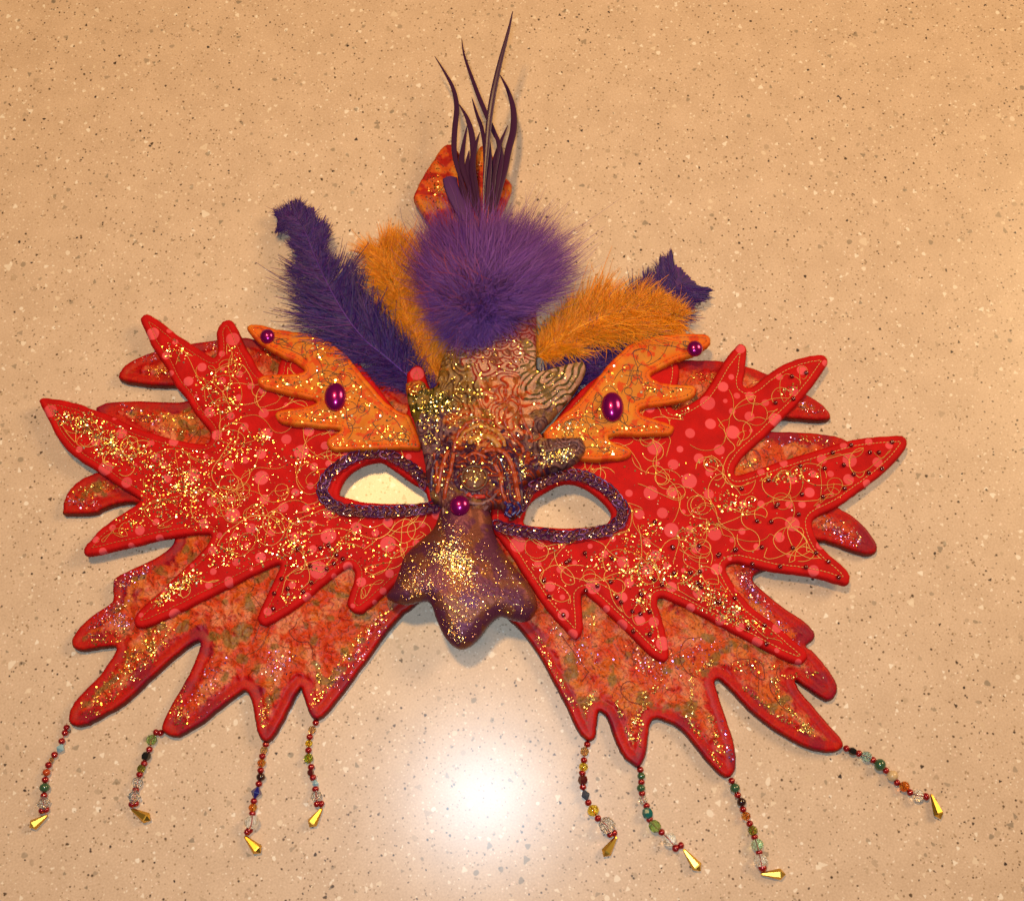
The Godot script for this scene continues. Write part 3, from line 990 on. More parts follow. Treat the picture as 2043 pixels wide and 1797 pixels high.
func gem(parent: Node3D, s: Sheet, px: float, py: float, rx: float, ry: float, label: String) -> void:
	var p := on(px, py, 0.011)
	var m := SphereMesh.new()
	m.radius = 1.0
	m.height = 2.0
	m.radial_segments = 40
	m.rings = 20
	var o := part("gem", m, M.gem, parent, "", label)
	o.scale = Vector3(rx * PX * 0.96, rx * PX * 0.72, ry * PX * 1.0)
	o.position = Vector3(p.x, s.height(p.x, p.z) + rx * PX * 0.16, p.z)


func diamond() -> void:
	var flat := [845,350, 866,318, 880,297, 892,289, 906,291, 916,306, 932,330, 946,312, 957,294, 968,292, 980,306, 1000,342, 1015,361, 1021,372, 1015,392, 1000,425, 985,460, 950,500, 900,495, 862,452, 836,416, 826,399, 827,386]
	var s := sheet(flat, [], 0.006, 0.0004)
	var n0 := fnl(81, 0.05, 3)
	s.build(func(x, z, d):
		return 0.0045 + 0.003 * bevel(d, 0.0014, 0.3) + n0.get_noise_2d(x / PX, z / PX) * 0.0003 + dome(x, z), func(x, z): return dome(x, z) + 0.0032)
	var pic := picture(s)
	var n1 := noise_bytes(pic.w, pic.h, 82, 0.02, 3, 12.0)
	var n2 := noise_bytes(pic.w, pic.h, 83, 0.12, 3)
	var bytes: PackedByteArray = pic.b
	for i in pic.w * pic.h:
		var m := n1[i] / 255.0
		var c := Vector3(208, 84, 24).lerp(Vector3(168, 26, 18), smoothstep(0.5, 0.72, m)).lerp(Vector3(212, 128, 40), smoothstep(0.56, 0.75, 1.0 - m) * 0.8).lerp(Vector3(70, 34, 20), smoothstep(0.7, 0.82, n2[i] / 255.0) * 0.7)
		bytes[i * 3] = int(c.x)
		bytes[i * 3 + 1] = int(c.y)
		bytes[i * 3 + 2] = int(c.z)
	pic.b = bytes
	var o := part("topknot_leaf", s.mesh, cloth_of(pic, 0.5), mask, "", "small orange and red painted leaf behind the purple spikes")
	flakes(s, [[860,340, 880,400, 20, 140], [950,350, 960,330, 12, 40]], [Color(0.8, 0.45, 0.12), Color(0.6, 0.2, 0.1)], o, 0.8)


# ---------------------------------------------------------------- feathers
func feather(called: String, label: String, quill: Array, left: Array, right: Array, cols: Array, quill_col: Color, count: int, lean: float, fluff: float, w: float, firm := 0.0) -> void:
	# quill: px, py, height in mm, ...; left and right: half widths in pixels from root to tip
	var q := PackedVector3Array()
	for i in range(0, quill.size(), 3):
		q.append(pt(quill[i], quill[i + 1], quill[i + 2] * 0.001))
	q = smooth3(q, 8)
	var stem := Strand.new()
	var n := q.size() - 1
	for i in n:
		var seg := PackedVector3Array([q[i], q[i + 1]])
		stem.tube(seg, PX * lerpf(1.9, 0.6, float(i) / n), quill_col, 6, 1.0, false, false)
	var o := part(called, stem.done(), M.thread, mask, "", label)
	var st := Strand.new()
	var ragged := fnl(rng.randi() % 1000, 0.12, 2)
	for side: float in [-1.0, 1.0]:
		var prof: Array = left if side < 0.0 else right
		if firm > 0.5:                                            # the barbs that close the clipped end
			var tt := (q[n] - q[n - 2]).normalized()
			var oo := Vector3(-tt.z, 0, tt.x).normalized() * side
			for i in 170:
				var a := rng.randf_range(0.0, 1.2)
				var far := minf(prof[prof.size() - 1] * PX * 0.55 / maxf(cos(a), 0.2), prof[prof.size() - 1] * PX * 1.1) * rng.randf_range(0.86, 1.04)
				var dd := (tt * cos(a) + oo * sin(a)).normalized()
				var back := q[n] - tt * PX * rng.randf_range(0.0, 12.0)
				var run := PackedVector3Array([back, back + dd * far * 0.5 + Vector3.UP * rng.randf_range(0.0, 0.0006), back + dd * far])
				st.ribbon(run, w * PX * 2.2, Vector3.UP, cols[rng.randi() % cols.size()] * rng.randf_range(0.8, 1.15), 0.5)
		for i in count:
			var t := (i + rng.randf()) / count
			var f := t * n
			var k := mini(int(f), n - 1)
			var p := q[k].lerp(q[k + 1], f - k)
			var tan := (q[k + 1] - q[k]).normalized()
			var out := Vector3(-tan.z, 0, tan.x).normalized() * side
			var pf := t * (prof.size() - 1)
			var pk := mini(int(pf), prof.size() - 2)
			var width: float = lerpf(prof[pk], prof[pk + 1], pf - pk) * PX
			var soft := fluff * (1.0 - firm * smoothstep(0.55, 0.8, t))
			var wave := ragged.get_noise_2d(t * 100.0, side * 40.0)
			var length := width * (1.0 + rng.randfn(0.0, 0.16) * (0.35 + soft) + wave * 0.8 * (0.3 + soft)) * 1.12
			var dir := (out + tan * (lean * (1.0 - 0.35 * t) + rng.randfn(0.0, 0.10) * (0.3 + soft) + ragged.get_noise_2d(t * 100.0 + 300.0, side * 40.0) * 0.7 * (0.25 + soft)) + Vector3.UP * rng.randfn(0.06, 0.16) * (0.3 + soft)).normalized()
			var bend := (tan * 0.5 + Vector3(rng.randfn(), rng.randfn() * 0.6 - 0.15, rng.randfn()) * 0.34 * soft) * length
			var run := PackedVector3Array()
			for s in 6:
				var u := s / 5.0
				var pp := p + dir * length * u + bend * u * u * 0.55
				pp.y = maxf(pp.y, 0.0006)
				run.append(pp)
			var face := (Vector3.UP + Vector3(rng.randfn(), 0, rng.randfn()) * 0.35).normalized()
			st.ribbon(run, w * PX * (1.0 + firm * 0.9 * smoothstep(0.6, 0.8, t)), face, cols[rng.randi() % cols.size()] * rng.randf_range(0.75, 1.2), 0.3)
			for extra in 2:                                 # loose barbules that blur the comb of the barbs
				var from := p + dir * length * rng.randf_range(0.05, 0.85)
				var d2 := (dir + tan * rng.randfn(0.1, 0.3) + Vector3(rng.randfn(), absf(rng.randfn()) * 0.8, rng.randfn()) * (0.16 + 0.3 * soft)).normalized()
				var l2 := PX * rng.randf_range(14.0, 34.0) * (0.6 + 0.5 * soft)
				var b2 := Vector3(rng.randfn(), rng.randfn() * 0.5, rng.randfn()) * l2 * 0.3
				var run2 := PackedVector3Array()
				for s in 4:
					var u := s / 3.0
					var pp := from + d2 * l2 * u + b2 * u * u + Vector3.UP * 0.0004
					pp.y = maxf(pp.y, 0.0007)
					run2.append(pp)
				st.ribbon(run2, w * PX * 0.55, face, cols[rng.randi() % cols.size()] * rng.randf_range(0.8, 1.35), 0.2)
	part("vane", st.done(), M.hair, o)


func feathers() -> void:
	var pu := [Color(0.045, 0.006, 0.115), Color(0.028, 0.004, 0.085), Color(0.075, 0.010, 0.135), Color(0.036, 0.006, 0.14)]
	var orr := [Color(0.72, 0.22, 0.002), Color(0.8, 0.27, 0.003), Color(0.66, 0.17, 0.002), Color(0.76, 0.29, 0.004)]
	# the purple feather with the curled tip, on the eye-hole side of the orange tuft
	feather("feather", "purple feather with a curled notched tip", [868,792,3, 812,748,5, 770,712,7, 728,678,8.5, 690,630,9.5, 655,570,10, 628,512,9, 608,462,9, 585,432,8, 560,440,5],
		[20, 46, 60, 68, 72, 64, 50, 26, 12, 22], [16, 42, 60, 66, 66, 52, 36, 34, 30, 16], pu, Color(0.11, 0.03, 0.3), 1500, 0.75, 0.75, 2.3, 0.9)
	feather("feather", "short fluffy orange feather beside the purple pompom", [880,770,1.5, 858,725,2.5, 832,670,3.5, 806,615,5, 788,565,6, 772,524,6, 756,496,5], [14, 22, 28, 34, 38, 32, 20], [24, 36, 46, 52, 56, 50, 26], orr, Color(0.7, 0.3, 0.03), 1300, 0.7, 1.1, 2.2)
	feather("feather", "purple feather with a square tip under the orange one", [1080,790,2, 1140,740,2.5, 1200,697,3, 1250,660,4, 1295,622,4.5, 1332,584,5, 1354,564,5], [26, 44, 52, 52, 52, 56, 52], [20, 44, 56, 56, 50, 52, 50], pu, Color(0.11, 0.03, 0.3), 1300, 0.62, 0.8, 2.3, 0.95)
	feather("feather", "long fluffy orange feather lying over the square tipped purple one", [1070,712,5, 1110,682,6, 1160,650,7, 1215,628,8, 1270,620,8, 1315,626,8, 1352,638,7], [20, 46, 56, 46, 32, 20, 8], [26, 48, 60, 58, 48, 34, 14], orr, Color(0.8, 0.36, 0.03), 1600, 0.85, 0.95, 2.2)


func fur() -> void:
	var st := Strand.new()
	var r := RandomNumberGenerator.new()
	r.seed = 9
	var root := pt(962, 610, 0.017)
	# the pompom's rim as seen from above, by angle: pixel offsets from its root
	var rim := []
	for q in [[945,692], [900,676], [862,632], [838,585], [818,520], [832,474], [872,444], [922,432], [985,432], [1048,426], [1102,450], [1138,500], [1146,552], [1122,592], [1072,602], [1022,640], [984,670]]:
		var p := pt(q[0], q[1], 0.018)
		rim.append([atan2(p.z - root.z, p.x - root.x), Vector2(p.x - root.x, p.z - root.z).length()])
	rim.sort_custom(func(a, b): return a[0] < b[0])
	var place := func(ang: float, lift: float, far: float) -> Vector3:
		var k := 0
		while k < rim.size() and rim[k][0] < ang:
			k += 1
		var a0: Array = rim[(k - 1 + rim.size()) % rim.size()]
		var a1: Array = rim[k % rim.size()]
		var span := fposmod(a1[0] - a0[0], TAU)
		var reach: float = lerpf(a0[1], a1[1], fposmod(ang - a0[0], TAU) / maxf(span, 1e-4))
		return root + Vector3(cos(ang), 0, sin(ang)) * reach * 1.08 * sin(lift) * far + Vector3.UP * 0.024 * cos(lift) * far
	for tuft in 620:
		var ang := r.randf_range(-PI, PI)
		var lift := acos(r.randf_range(-0.10, 1.0))            # 0 straight up, PI / 2 along the counter
		var long := r.randf_range(0.72, 1.02)
		var goal: Vector3 = place.call(ang, lift, long)
		var tone := r.randf_range(0.7, 1.25)
		var sweep := Vector3(r.randfn(), r.randfn() * 0.5, r.randfn()) * 0.0026
		for i in 40:
			var tip: Vector3 = place.call(wrapf(ang + r.randfn() * 0.13 / maxf(sin(lift), 0.3), -PI, PI), lift + r.randfn() * 0.10, long * r.randf_range(0.82, 1.1) * (1.12 if r.randf() < 0.05 else 1.0))
			tip = tip.lerp(goal, 0.28)
			var start: Vector3 = root + (tip - root) * r.randf_range(0.1, 0.66) + Vector3(r.randfn(), r.randfn() * 0.5, r.randfn()) * 0.003
			var d: Vector3 = tip - start
			var bend: Vector3 = Vector3(r.randfn(), r.randfn() * 0.6, r.randfn()) * d.length() * 0.12
			var run := PackedVector3Array()
			for s in 6:
				var u := s / 5.0
				var pp: Vector3 = start + d * u + bend * sin(u * PI * 0.8) + (bend * 0.5 + sweep) * u * u
				pp.y = maxf(pp.y, 0.001)
				run.append(pp)
			var col := Color(0.14, 0.034, 0.28) if r.randf() < 0.6 else Color(0.22, 0.07, 0.32)
			if cos(ang) < -0.5 and r.randf() < 0.10:
				col = Color(0.42, 0.05, 0.03)
			var puff: Vector3 = (tip - root).normalized() * 0.8
			st.ribbon(run, PX * r.randf_range(0.6, 1.25), (Vector3(r.randfn(), r.randfn() + 1.2, r.randfn())).normalized(), col * tone * r.randf_range(0.85, 1.15), 0.2, puff)
	part("fur_pompom", st.done(), M.fur, mask, "", "round fluffy purple fur pompom")


func spikes() -> void:
	# px, py, height mm along each blade, tip first; then the widest half width
	for q in [[[867,112,12, 887,144,13, 904,177,14, 911,214,15, 907,260,16, 906,300,17, 912,334,18, 924,367,19, 944,425,20], 6.0],
			[[921,77,10, 926,110,12, 941,154,14, 957,197,16, 974,237,18, 987,267,19, 996,292,20, 988,350,20, 981,428,20], 5.2],
			[[1023,22,33, 1014,63,32, 997,127,30, 984,187,28, 976,240,26, 971,300,24, 966,367,22, 964,440,20], 6.6],
			[[996,147,11, 1012,177,12, 1024,217,13, 1024,260,14, 1014,300,16, 1007,341,18, 997,384,19, 987,430,20], 7.6],
			[[915,207,13, 931,234,14, 941,267,15, 944,307,16, 941,347,18, 954,425,20], 6.6],
			[[941,194,12, 951,227,14, 962,260,16, 967,310,18, 966,440,20], 4.4],
			[[932,250,15, 924,294,16, 921,325,17, 931,361,18, 954,425,20], 6.4],
			[[957,264,15, 948,296,16, 944,334,17, 952,384,18, 960,440,20], 5.4],
			[[1013,250,15, 999,284,16, 987,320,17, 977,367,19, 970,435,20], 5.2],
			[[982,247,17, 995,287,18, 999,317,18, 994,361,19, 983,432,20], 6.6],
			[[914,322,16, 918,350,17, 926,390,18, 946,440,19], 6.0],
			[[936,300,16, 932,340,17, 940,390,18, 958,440,19], 7.0],
			[[974,262,19, 976,310,20, 974,370,20, 970,440,20], 6.4],
			[[990,320,19, 984,370,19, 976,440,20], 5.4]]:
		var p := PackedVector3Array()
		for i in range(0, q[0].size(), 3):
			p.append(pt(q[0][i], q[0][i + 1], q[0][i + 2] * 0.001))
		p = smooth3(p, 5)
		var st := Strand.new()
		st.tube(p, q[1] * PX, Color.WHITE, 10, 0.3, true)
		part("spike_feather", st.done(), M.spike, mask)
	# the broad clipped quill whose stub shows left of the spikes
	var st2 := Strand.new()
	var w := PackedVector3Array([pt(897, 352, 0.016), pt(900, 372, 0.017), pt(912, 400, 0.018), pt(935, 440, 0.019)])
	st2.tube(smooth3(w, 4), 15.0 * PX, Color.WHITE, 10, 0.16)
	part("spike_feather", st2.done(), mat(c8(74, 30, 92), 0.5), mask, "", "broad clipped purple feather stub")


# ---------------------------------------------------------------- nose
func nose_top(x: float, z: float) -> float:
	var t := clampf((z - pt(920, 1020, 0.02).z) / 0.055, 0.0, 1.0)
	var mid := pt(925, 1150, 0.022).x
	var wide := lerpf(0.012, 0.030, smoothstep(0.0, 0.6, t))
	var u := (x - mid) / wide
	return lerpf(0.0180, 0.0215, smoothstep(0.0, 0.5, t)) - 0.004 * smoothstep(0.55, 1.0, t) - 0.0034 * minf(u * u, 1.8)

func nose() -> void:
	var flat := [880,1015, 864,1053, 834,1080, 807,1107, 797,1134, 784,1167, 770,1186, 778,1196, 807,1204, 834,1199, 852,1197, 862,1209, 870,1234, 884,1264, 900,1284, 917,1293, 934,1289, 954,1272, 971,1249, 987,1233, 1002,1228, 1024,1235, 1047,1238, 1064,1227, 1071,1204,
		1064,1177, 1047,1154, 1024,1127, 1001,1093, 984,1057, 977,1020, 950,1000, 905,1000]
	var s := Sheet.new()
	s.step = 0.0004
	var loop := PackedVector2Array()
	for i in range(0, flat.size(), 2):
		var p := pt(flat[i], flat[i + 1], 0.016)
		for k in 3:
			p = pt(flat[i], flat[i + 1], nose_top(p.x, p.z) - 0.0025)
		loop.append(Vector2(p.x, p.z))
	s.outline = smooth2(loop, true, 4)
	s.reach = 0.012
	s.measure([s.outline])
	var rough := fnl(91, 0.1, 3)
	s.build(func(x, z, d): return nose_top(x, z) - 0.0042 + 0.0042 * bevel(d, 0.0055, 0.05) + rough.get_noise_2d(x / PX, z / PX) * 0.00012, func(x, z): return nose_top(x, z) - 0.0062)
	var pic := picture(s)
	var n1 := noise_bytes(pic.w, pic.h, 92, 0.018, 3, 14.0)
	var n2 := noise_bytes(pic.w, pic.h, 93, 0.35, 2)
	var n3 := noise_bytes(pic.w, pic.h, 94, 0.03, 2)
	var bytes: PackedByteArray = pic.b
	for i in pic.w * pic.h:
		var c := Vector3(94, 44, 66).lerp(Vector3(116, 62, 48), smoothstep(0.42, 0.64, n1[i] / 255.0)).lerp(Vector3(124, 76, 28), smoothstep(0.74, 0.84, n3[i] / 255.0) * 0.5)
		c *= 0.8 + n2[i] / 255.0 * 0.4
		bytes[i * 3] = int(clampf(c.x, 0, 255))
		bytes[i * 3 + 1] = int(clampf(c.y, 0, 255))
		bytes[i * 3 + 2] = int(clampf(c.z, 0, 255))
	pic.b = bytes
	var m := cloth_of(pic, 0.42)
	m.metallic = 0.35
	var o := part("nose_leaf", s.mesh, m, mask, "", "domed purple bronze three-lobed leaf that forms the nose")
	var cols := [Color(0.9, 0.6, 0.2), Color(0.7, 0.42, 0.12), Color(1.0, 0.78, 0.36), Color(0.55, 0.3, 0.12), Color(0.5, 0.28, 0.3)]
	flakes(s, [[860,1100, 935,1150, 26, 520], [900,1090, 925,1130, 24, 420], [880,1050, 935,1080, 20, 160], [800,1150, 860,1180, 24, 200], [890,1150, 950,1200, 30, 300], [890,1240, 920,1280, 14, 160], [820,1120, 850,1190, 24, 140], [960,1100, 1040,1200, 40, 220],
		[800,1180, 1050,1220, 24, 220], [900,1190, 930,1260, 28, 180]], cols, o, 0.42, 0.36)
	flakes(s, [[872,1105, 935,1140, 22, 170], [895,1085, 930,1140, 14, 90]], [Color(1.0, 0.8, 0.4), Color(0.95, 0.68, 0.25)], o, 0.75, 0.3)


# ---------------------------------------------------------------- centre piece
func centre() -> void:
	var flat := [808,768, 814,760, 830,755, 845,760, 856,773, 868,768, 872,752, 881,714, 893,692, 905,650, 920,605, 960,585, 1030,582, 1063,596, 1070,602, 1070,660, 1070,705, 1073,737, 1106,731, 1136,723, 1159,719, 1169,729, 1165,746, 1145,780, 1115,816, 1091,843, 1074,862,
		1091,872, 1121,871, 1157,872, 1169,884, 1163,906, 1136,927, 1090,942, 1050,960, 1040,978, 1042,1008, 1028,1028, 1012,1024, 996,1010, 976,1012, 952,1032, 922,1054, 902,1057, 887,1040, 880,1008, 860,994, 855,972, 849,944, 846,918, 841,894, 832,864, 823,831, 815,808]
	var s := sheet(flat, [], 0.0125, 0.00034)
	var warp := fnl(101, 0.012, 2, 18.0)
	var bumps := fnl(102, 0.045, 3, 12.0)
	var tex_px := func(x: float, z: float) -> Vector2: return Vector2(945.0 + x / 0.0001935, 960.0 + z / 0.000202)
	# contour lines of a warped field: the print on the cloth and its low relief share them
	var lines := func(p: Vector2) -> float:
		var f := warp.get_noise_2d(p.x, p.y)
		if p.y < 745.0 and p.x > 870.0 and p.x < 1080.0:             # rows of crescent scales
			var row := floorf(p.y / 18.0)
			var cx := fposmod(p.x + (12.0 if int(row) % 2 else 0.0) + f * 18.0, 24.0) - 12.0
			var cy := fposmod(p.y, 18.0) - 2.0
			return 0.5 + 0.5 * cos(Vector2(cx, cy * 1.1).length() * 0.78)
		if p.x > 1040.0 and p.y < 850.0:                              # long loops in the upper side lobe
			var q := (p - Vector2(1098, 772)).rotated(0.72)
			return 0.5 + 0.5 * cos(Vector2(q.x * 0.42, q.y).length() * 0.62 + f * 6.0)
		return 0.5 + 0.5 * cos(f * 25.0)
	s.build(func(x, z, d):
		var p: Vector2 = tex_px.call(x, z)
		return dome(x, z) + 0.0084 + 0.0042 * bevel(d, 0.0016, 0.3) + 0.0016 * smoothstep(0.0, 0.006, d) + lines.call(p) * 0.0007 + bumps.get_noise_2d(p.x, p.y) * 0.0016 * smoothstep(740.0, 800.0, p.y), func(x, z): return dome(x, z) + 0.0074)
	var pic := picture(s, 1.4)
	var w: int = pic.w
	var n1 := noise_bytes(w, pic.h, 103, 0.02, 3, 18.0)
	var n2 := noise_bytes(w, pic.h, 104, 0.2, 2)
	var n3 := noise_bytes(w, pic.h, 105, 0.022, 2, 30.0)
	var bytes: PackedByteArray = pic.b
	var k: float = pic.k
	# the prints: centre, ground colour, line colour, second line colour
	var zones := [[Vector2(985, 655), Vector3(150, 84, 84), Vector3(118, 18, 16), Vector3(96, 36, 60)], [Vector2(980, 730), Vector3(192, 138, 112), Vector3(134, 26, 16), Vector3(120, 60, 40)],
		[Vector2(1105, 775), Vector3(190, 142, 116), Vector3(80, 66, 34), Vector3(128, 98, 56)], [Vector2(845, 815), Vector3(104, 84, 30), Vector3(44, 36, 12), Vector3(150, 112, 60)], [Vector2(826, 772), Vector3(186, 96, 30), Vector3(150, 50, 14), Vector3(190, 120, 40)],
		[Vector2(915, 790), Vector3(150, 110, 66), Vector3(84, 48, 20), Vector3(128, 84, 24)], [Vector2(1000, 830), Vector3(204, 138, 100), Vector3(178, 56, 18), Vector3(150, 78, 30)], [Vector2(860, 880), Vector3(126, 84, 84), Vector3(70, 34, 52), Vector3(110, 60, 50)],
		[Vector2(945, 870), Vector3(190, 110, 56), Vector3(160, 52, 14), Vector3(126, 84, 28)], [Vector2(935, 945), Vector3(92, 40, 50), Vector3(156, 52, 12), Vector3(60, 26, 44)], [Vector2(1030, 960), Vector3(96, 44, 52), Vector3(150, 48, 14), Vector3(52, 24, 60)],
		[Vector2(1110, 900), Vector3(124, 84, 78), Vector3(74, 40, 42), Vector3(150, 104, 60)], [Vector2(920, 1035), Vector3(120, 72, 62), Vector3(92, 44, 50), Vector3(140, 96, 50)]]
	for y: int in pic.h:
		for x in w:
			var wx := s.o.x + (x + 0.5) * k
			var wz := s.o.y + (y + 0.5) * k
			if s.dist(wx, wz) < -0.0006:
				continue
			var at := y * w + x
			var p: Vector2 = tex_px.call(wx, wz)
			var best := 1e9
			var second := 1e9
			var zi := 0
			var zj := 0
			var jit := Vector2(n1[at] - 128, n3[at] - 128) * 0.22
			for q in zones.size():
				var dd: float = (p + jit).distance_squared_to(zones[q][0])
				if dd < best:
					second = best
					zj = zi
					best = dd
					zi = q
				elif dd < second:
					second = dd
					zj = q
			var l: float = smoothstep(0.62, 0.84, lines.call(p))
			var l2 := smoothstep(0.62, 0.72, n3[at] / 255.0)
			var c: Vector3 = (zones[zi][1] as Vector3).lerp(zones[zi][2], l).lerp(zones[zi][3], l2 * 0.8)
			var c2: Vector3 = (zones[zj][1] as Vector3).lerp(zones[zj][2], l).lerp(zones[zj][3], l2 * 0.8)
			c = c.lerp(c2, 0.5 * (1.0 - smoothstep(0.0, 8.0, sqrt(second) - sqrt(best))))
			c *= 0.84 + n2[at] / 255.0 * 0.3
			bytes[at * 3] = int(clampf(c.x, 0, 255))
			bytes[at * 3 + 1] = int(clampf(c.y, 0, 255))
			bytes[at * 3 + 2] = int(clampf(c.z, 0, 255))
	pic.b = bytes
	var o := part("centre_leaf", s.mesh, cloth_of(pic, 0.4), mask, "", "swirl printed and painted centre leaf with raised ridges and a gem")
	# painted cords and coils laid on it
	var cols := {"rust": mat(c8(156, 54, 16), 0.4), "plum": mat(c8(70, 32, 60), 0.4), "ochre": mat(c8(176, 112, 44), 0.4), "mauve": mat(c8(128, 84, 84), 0.45), "blue": mat(c8(38, 26, 96), 0.3), "red": mat(c8(168, 24, 14), 0.45)}
	for q in [["rust", 5.5, [1010,808, 1020,790, 1034,800, 1040,830, 1048,850, 1060,872, 1054,884]], ["rust", 5.0, [1012,812, 1006,840, 1022,868, 1040,892, 1044,905]], ["rust", 4.0, [985,795, 992,775, 1004,770, 1010,790, 1000,806, 988,802]], ["rust", 4.0, [1060,884, 1072,876, 1080,868, 1074,862]],
			["ochre", 6.0, [915,880, 930,862, 955,850, 980,856, 1000,872, 1008,892]], ["rust", 6.0, [905,900, 912,872, 930,848, 955,838, 985,842]], ["ochre", 9.0, [935,885, 955,872, 980,876, 998,896]],
			["rust", 7.0, [896,898, 886,920, 878,950, 872,985]], ["rust", 6.0, [905,905, 900,935, 892,965, 886,996]], ["plum", 6.0, [884,896, 870,915, 862,945, 860,980]], ["rust", 5.5, [866,905, 872,935, 868,965]],
			["rust", 7.5, [958,905, 985,898, 1010,910, 1024,940, 1030,970, 1036,1000]], ["rust", 6.5, [985,925, 998,950, 1002,980, 1012,1004]], ["plum", 5.0, [1000,920, 1012,950, 1018,985, 1024,1005]], ["plum", 4.5, [1026,915, 1036,940, 1040,970, 1040,1000]], ["rust", 5.0, [925,915, 950,905, 975,915]],
			["plum", 6.0, [915,935, 908,955, 918,975, 938,985, 958,984]], ["red", 7.0, [930,985, 950,992, 968,990]], ["mauve", 5.0, [930,1000, 950,1006, 975,998, 990,985]], ["mauve", 5.5, [884,1010, 888,1030, 902,1046, 922,1044, 948,1028, 974,1008]], ["mauve", 4.0, [890,1034, 904,1054, 924,1050, 950,1036]],
			["blue", 5.0, [1006,1000, 1014,1010, 1010,1022, 1020,1030]], ["blue", 5.0, [1016,1004, 1026,1012, 1022,1024, 1030,1018]], ["blue", 4.0, [1032,1000, 1038,1012, 1030,1024]], ["mauve", 3.5, [1064,930, 1100,915, 1140,905, 1156,888, 1140,880, 1105,886]], ["mauve", 3.0, [1080,905, 1110,896, 1132,890]]]:
		var line := PackedVector3Array()
		for i in range(0, q[2].size(), 2):
			var p := on(q[2][i], q[2][i + 1], 0.0137)
			line.append(Vector3(p.x, s.height(p.x, p.z) if s.dist(p.x, p.z) > 0.0 else p.y - 0.001, p.z))
		line = smooth3(line, 6)
		for i in line.size():
			if s.dist(line[i].x, line[i].z) > 0.0004:
				line[i].y = s.height(line[i].x, line[i].z) + PX * q[1] * 0.05
		var st := Strand.new()
		st.tube(line, q[1] * PX * 0.66, Color.WHITE, 8, 0.5)
		part("painted_cord", st.done(), cols[q[0]], o)
	# the coiled boss
	var bp := on(946, 953, 0.0150)
	var dome_mesh := SphereMesh.new()
	dome_mesh.radius = 1.0
	dome_mesh.height = 2.0
	var boss := part("boss", dome_mesh, mat(c8(104, 54, 24), 0.6), o)
	boss.scale = Vector3(22, 6.5, 22) * PX
	boss.position = Vector3(bp.x, s.height(bp.x, bp.z), bp.z)
	var ring := TorusMesh.new()
	ring.inner_radius = 21.0 * PX
	ring.outer_radius = 27.0 * PX
	ring.rings = 40
	ring.ring_segments = 10
	var rg := part("boss_rim", ring, mat(c8(84, 44, 28), 0.5), o)
	rg.position = Vector3(bp.x, s.height(bp.x, bp.z) + 0.0002, bp.z)
	gem(o, s, 918, 1014, 20.5, 20.5, "round purple bead gem at the top of the nose")
	var gold := [Color(0.95, 0.68, 0.2), Color(1.0, 0.82, 0.4), Color(0.8, 0.5, 0.12), Color(1.0, 0.92, 0.66)]
	flakes(s, [[820,770, 840,775, 12, 60], [830,800, 890,820, 26, 210], [850,830, 860,900, 20, 130], [880,780, 960,790, 30, 150], [880,720, 1060,730, 20, 110], [900,690, 1060,660, 30, 80], [920,840, 1000,830, 26, 130], [930,880, 960,860, 16, 60], [1060,760, 1150,740, 20, 70], [1080,800, 1110,790, 20, 50],
		[1080,905, 1140,905, 13, 190], [1060,930, 1150,915, 6, 60], [870,920, 900,990, 20, 90], [930,950, 960,950, 24, 90], [990,920, 1030,980, 24, 90], [1040,910, 1045,960, 6, 60], [880,1010, 895,1040, 10, 60], [938,950, 954,956, 12, 60, 6.0], [905,1050, 940,1040, 6, 90], [840,870, 1080,880, 40, 130]], gold, o, 0.85, 0.6)


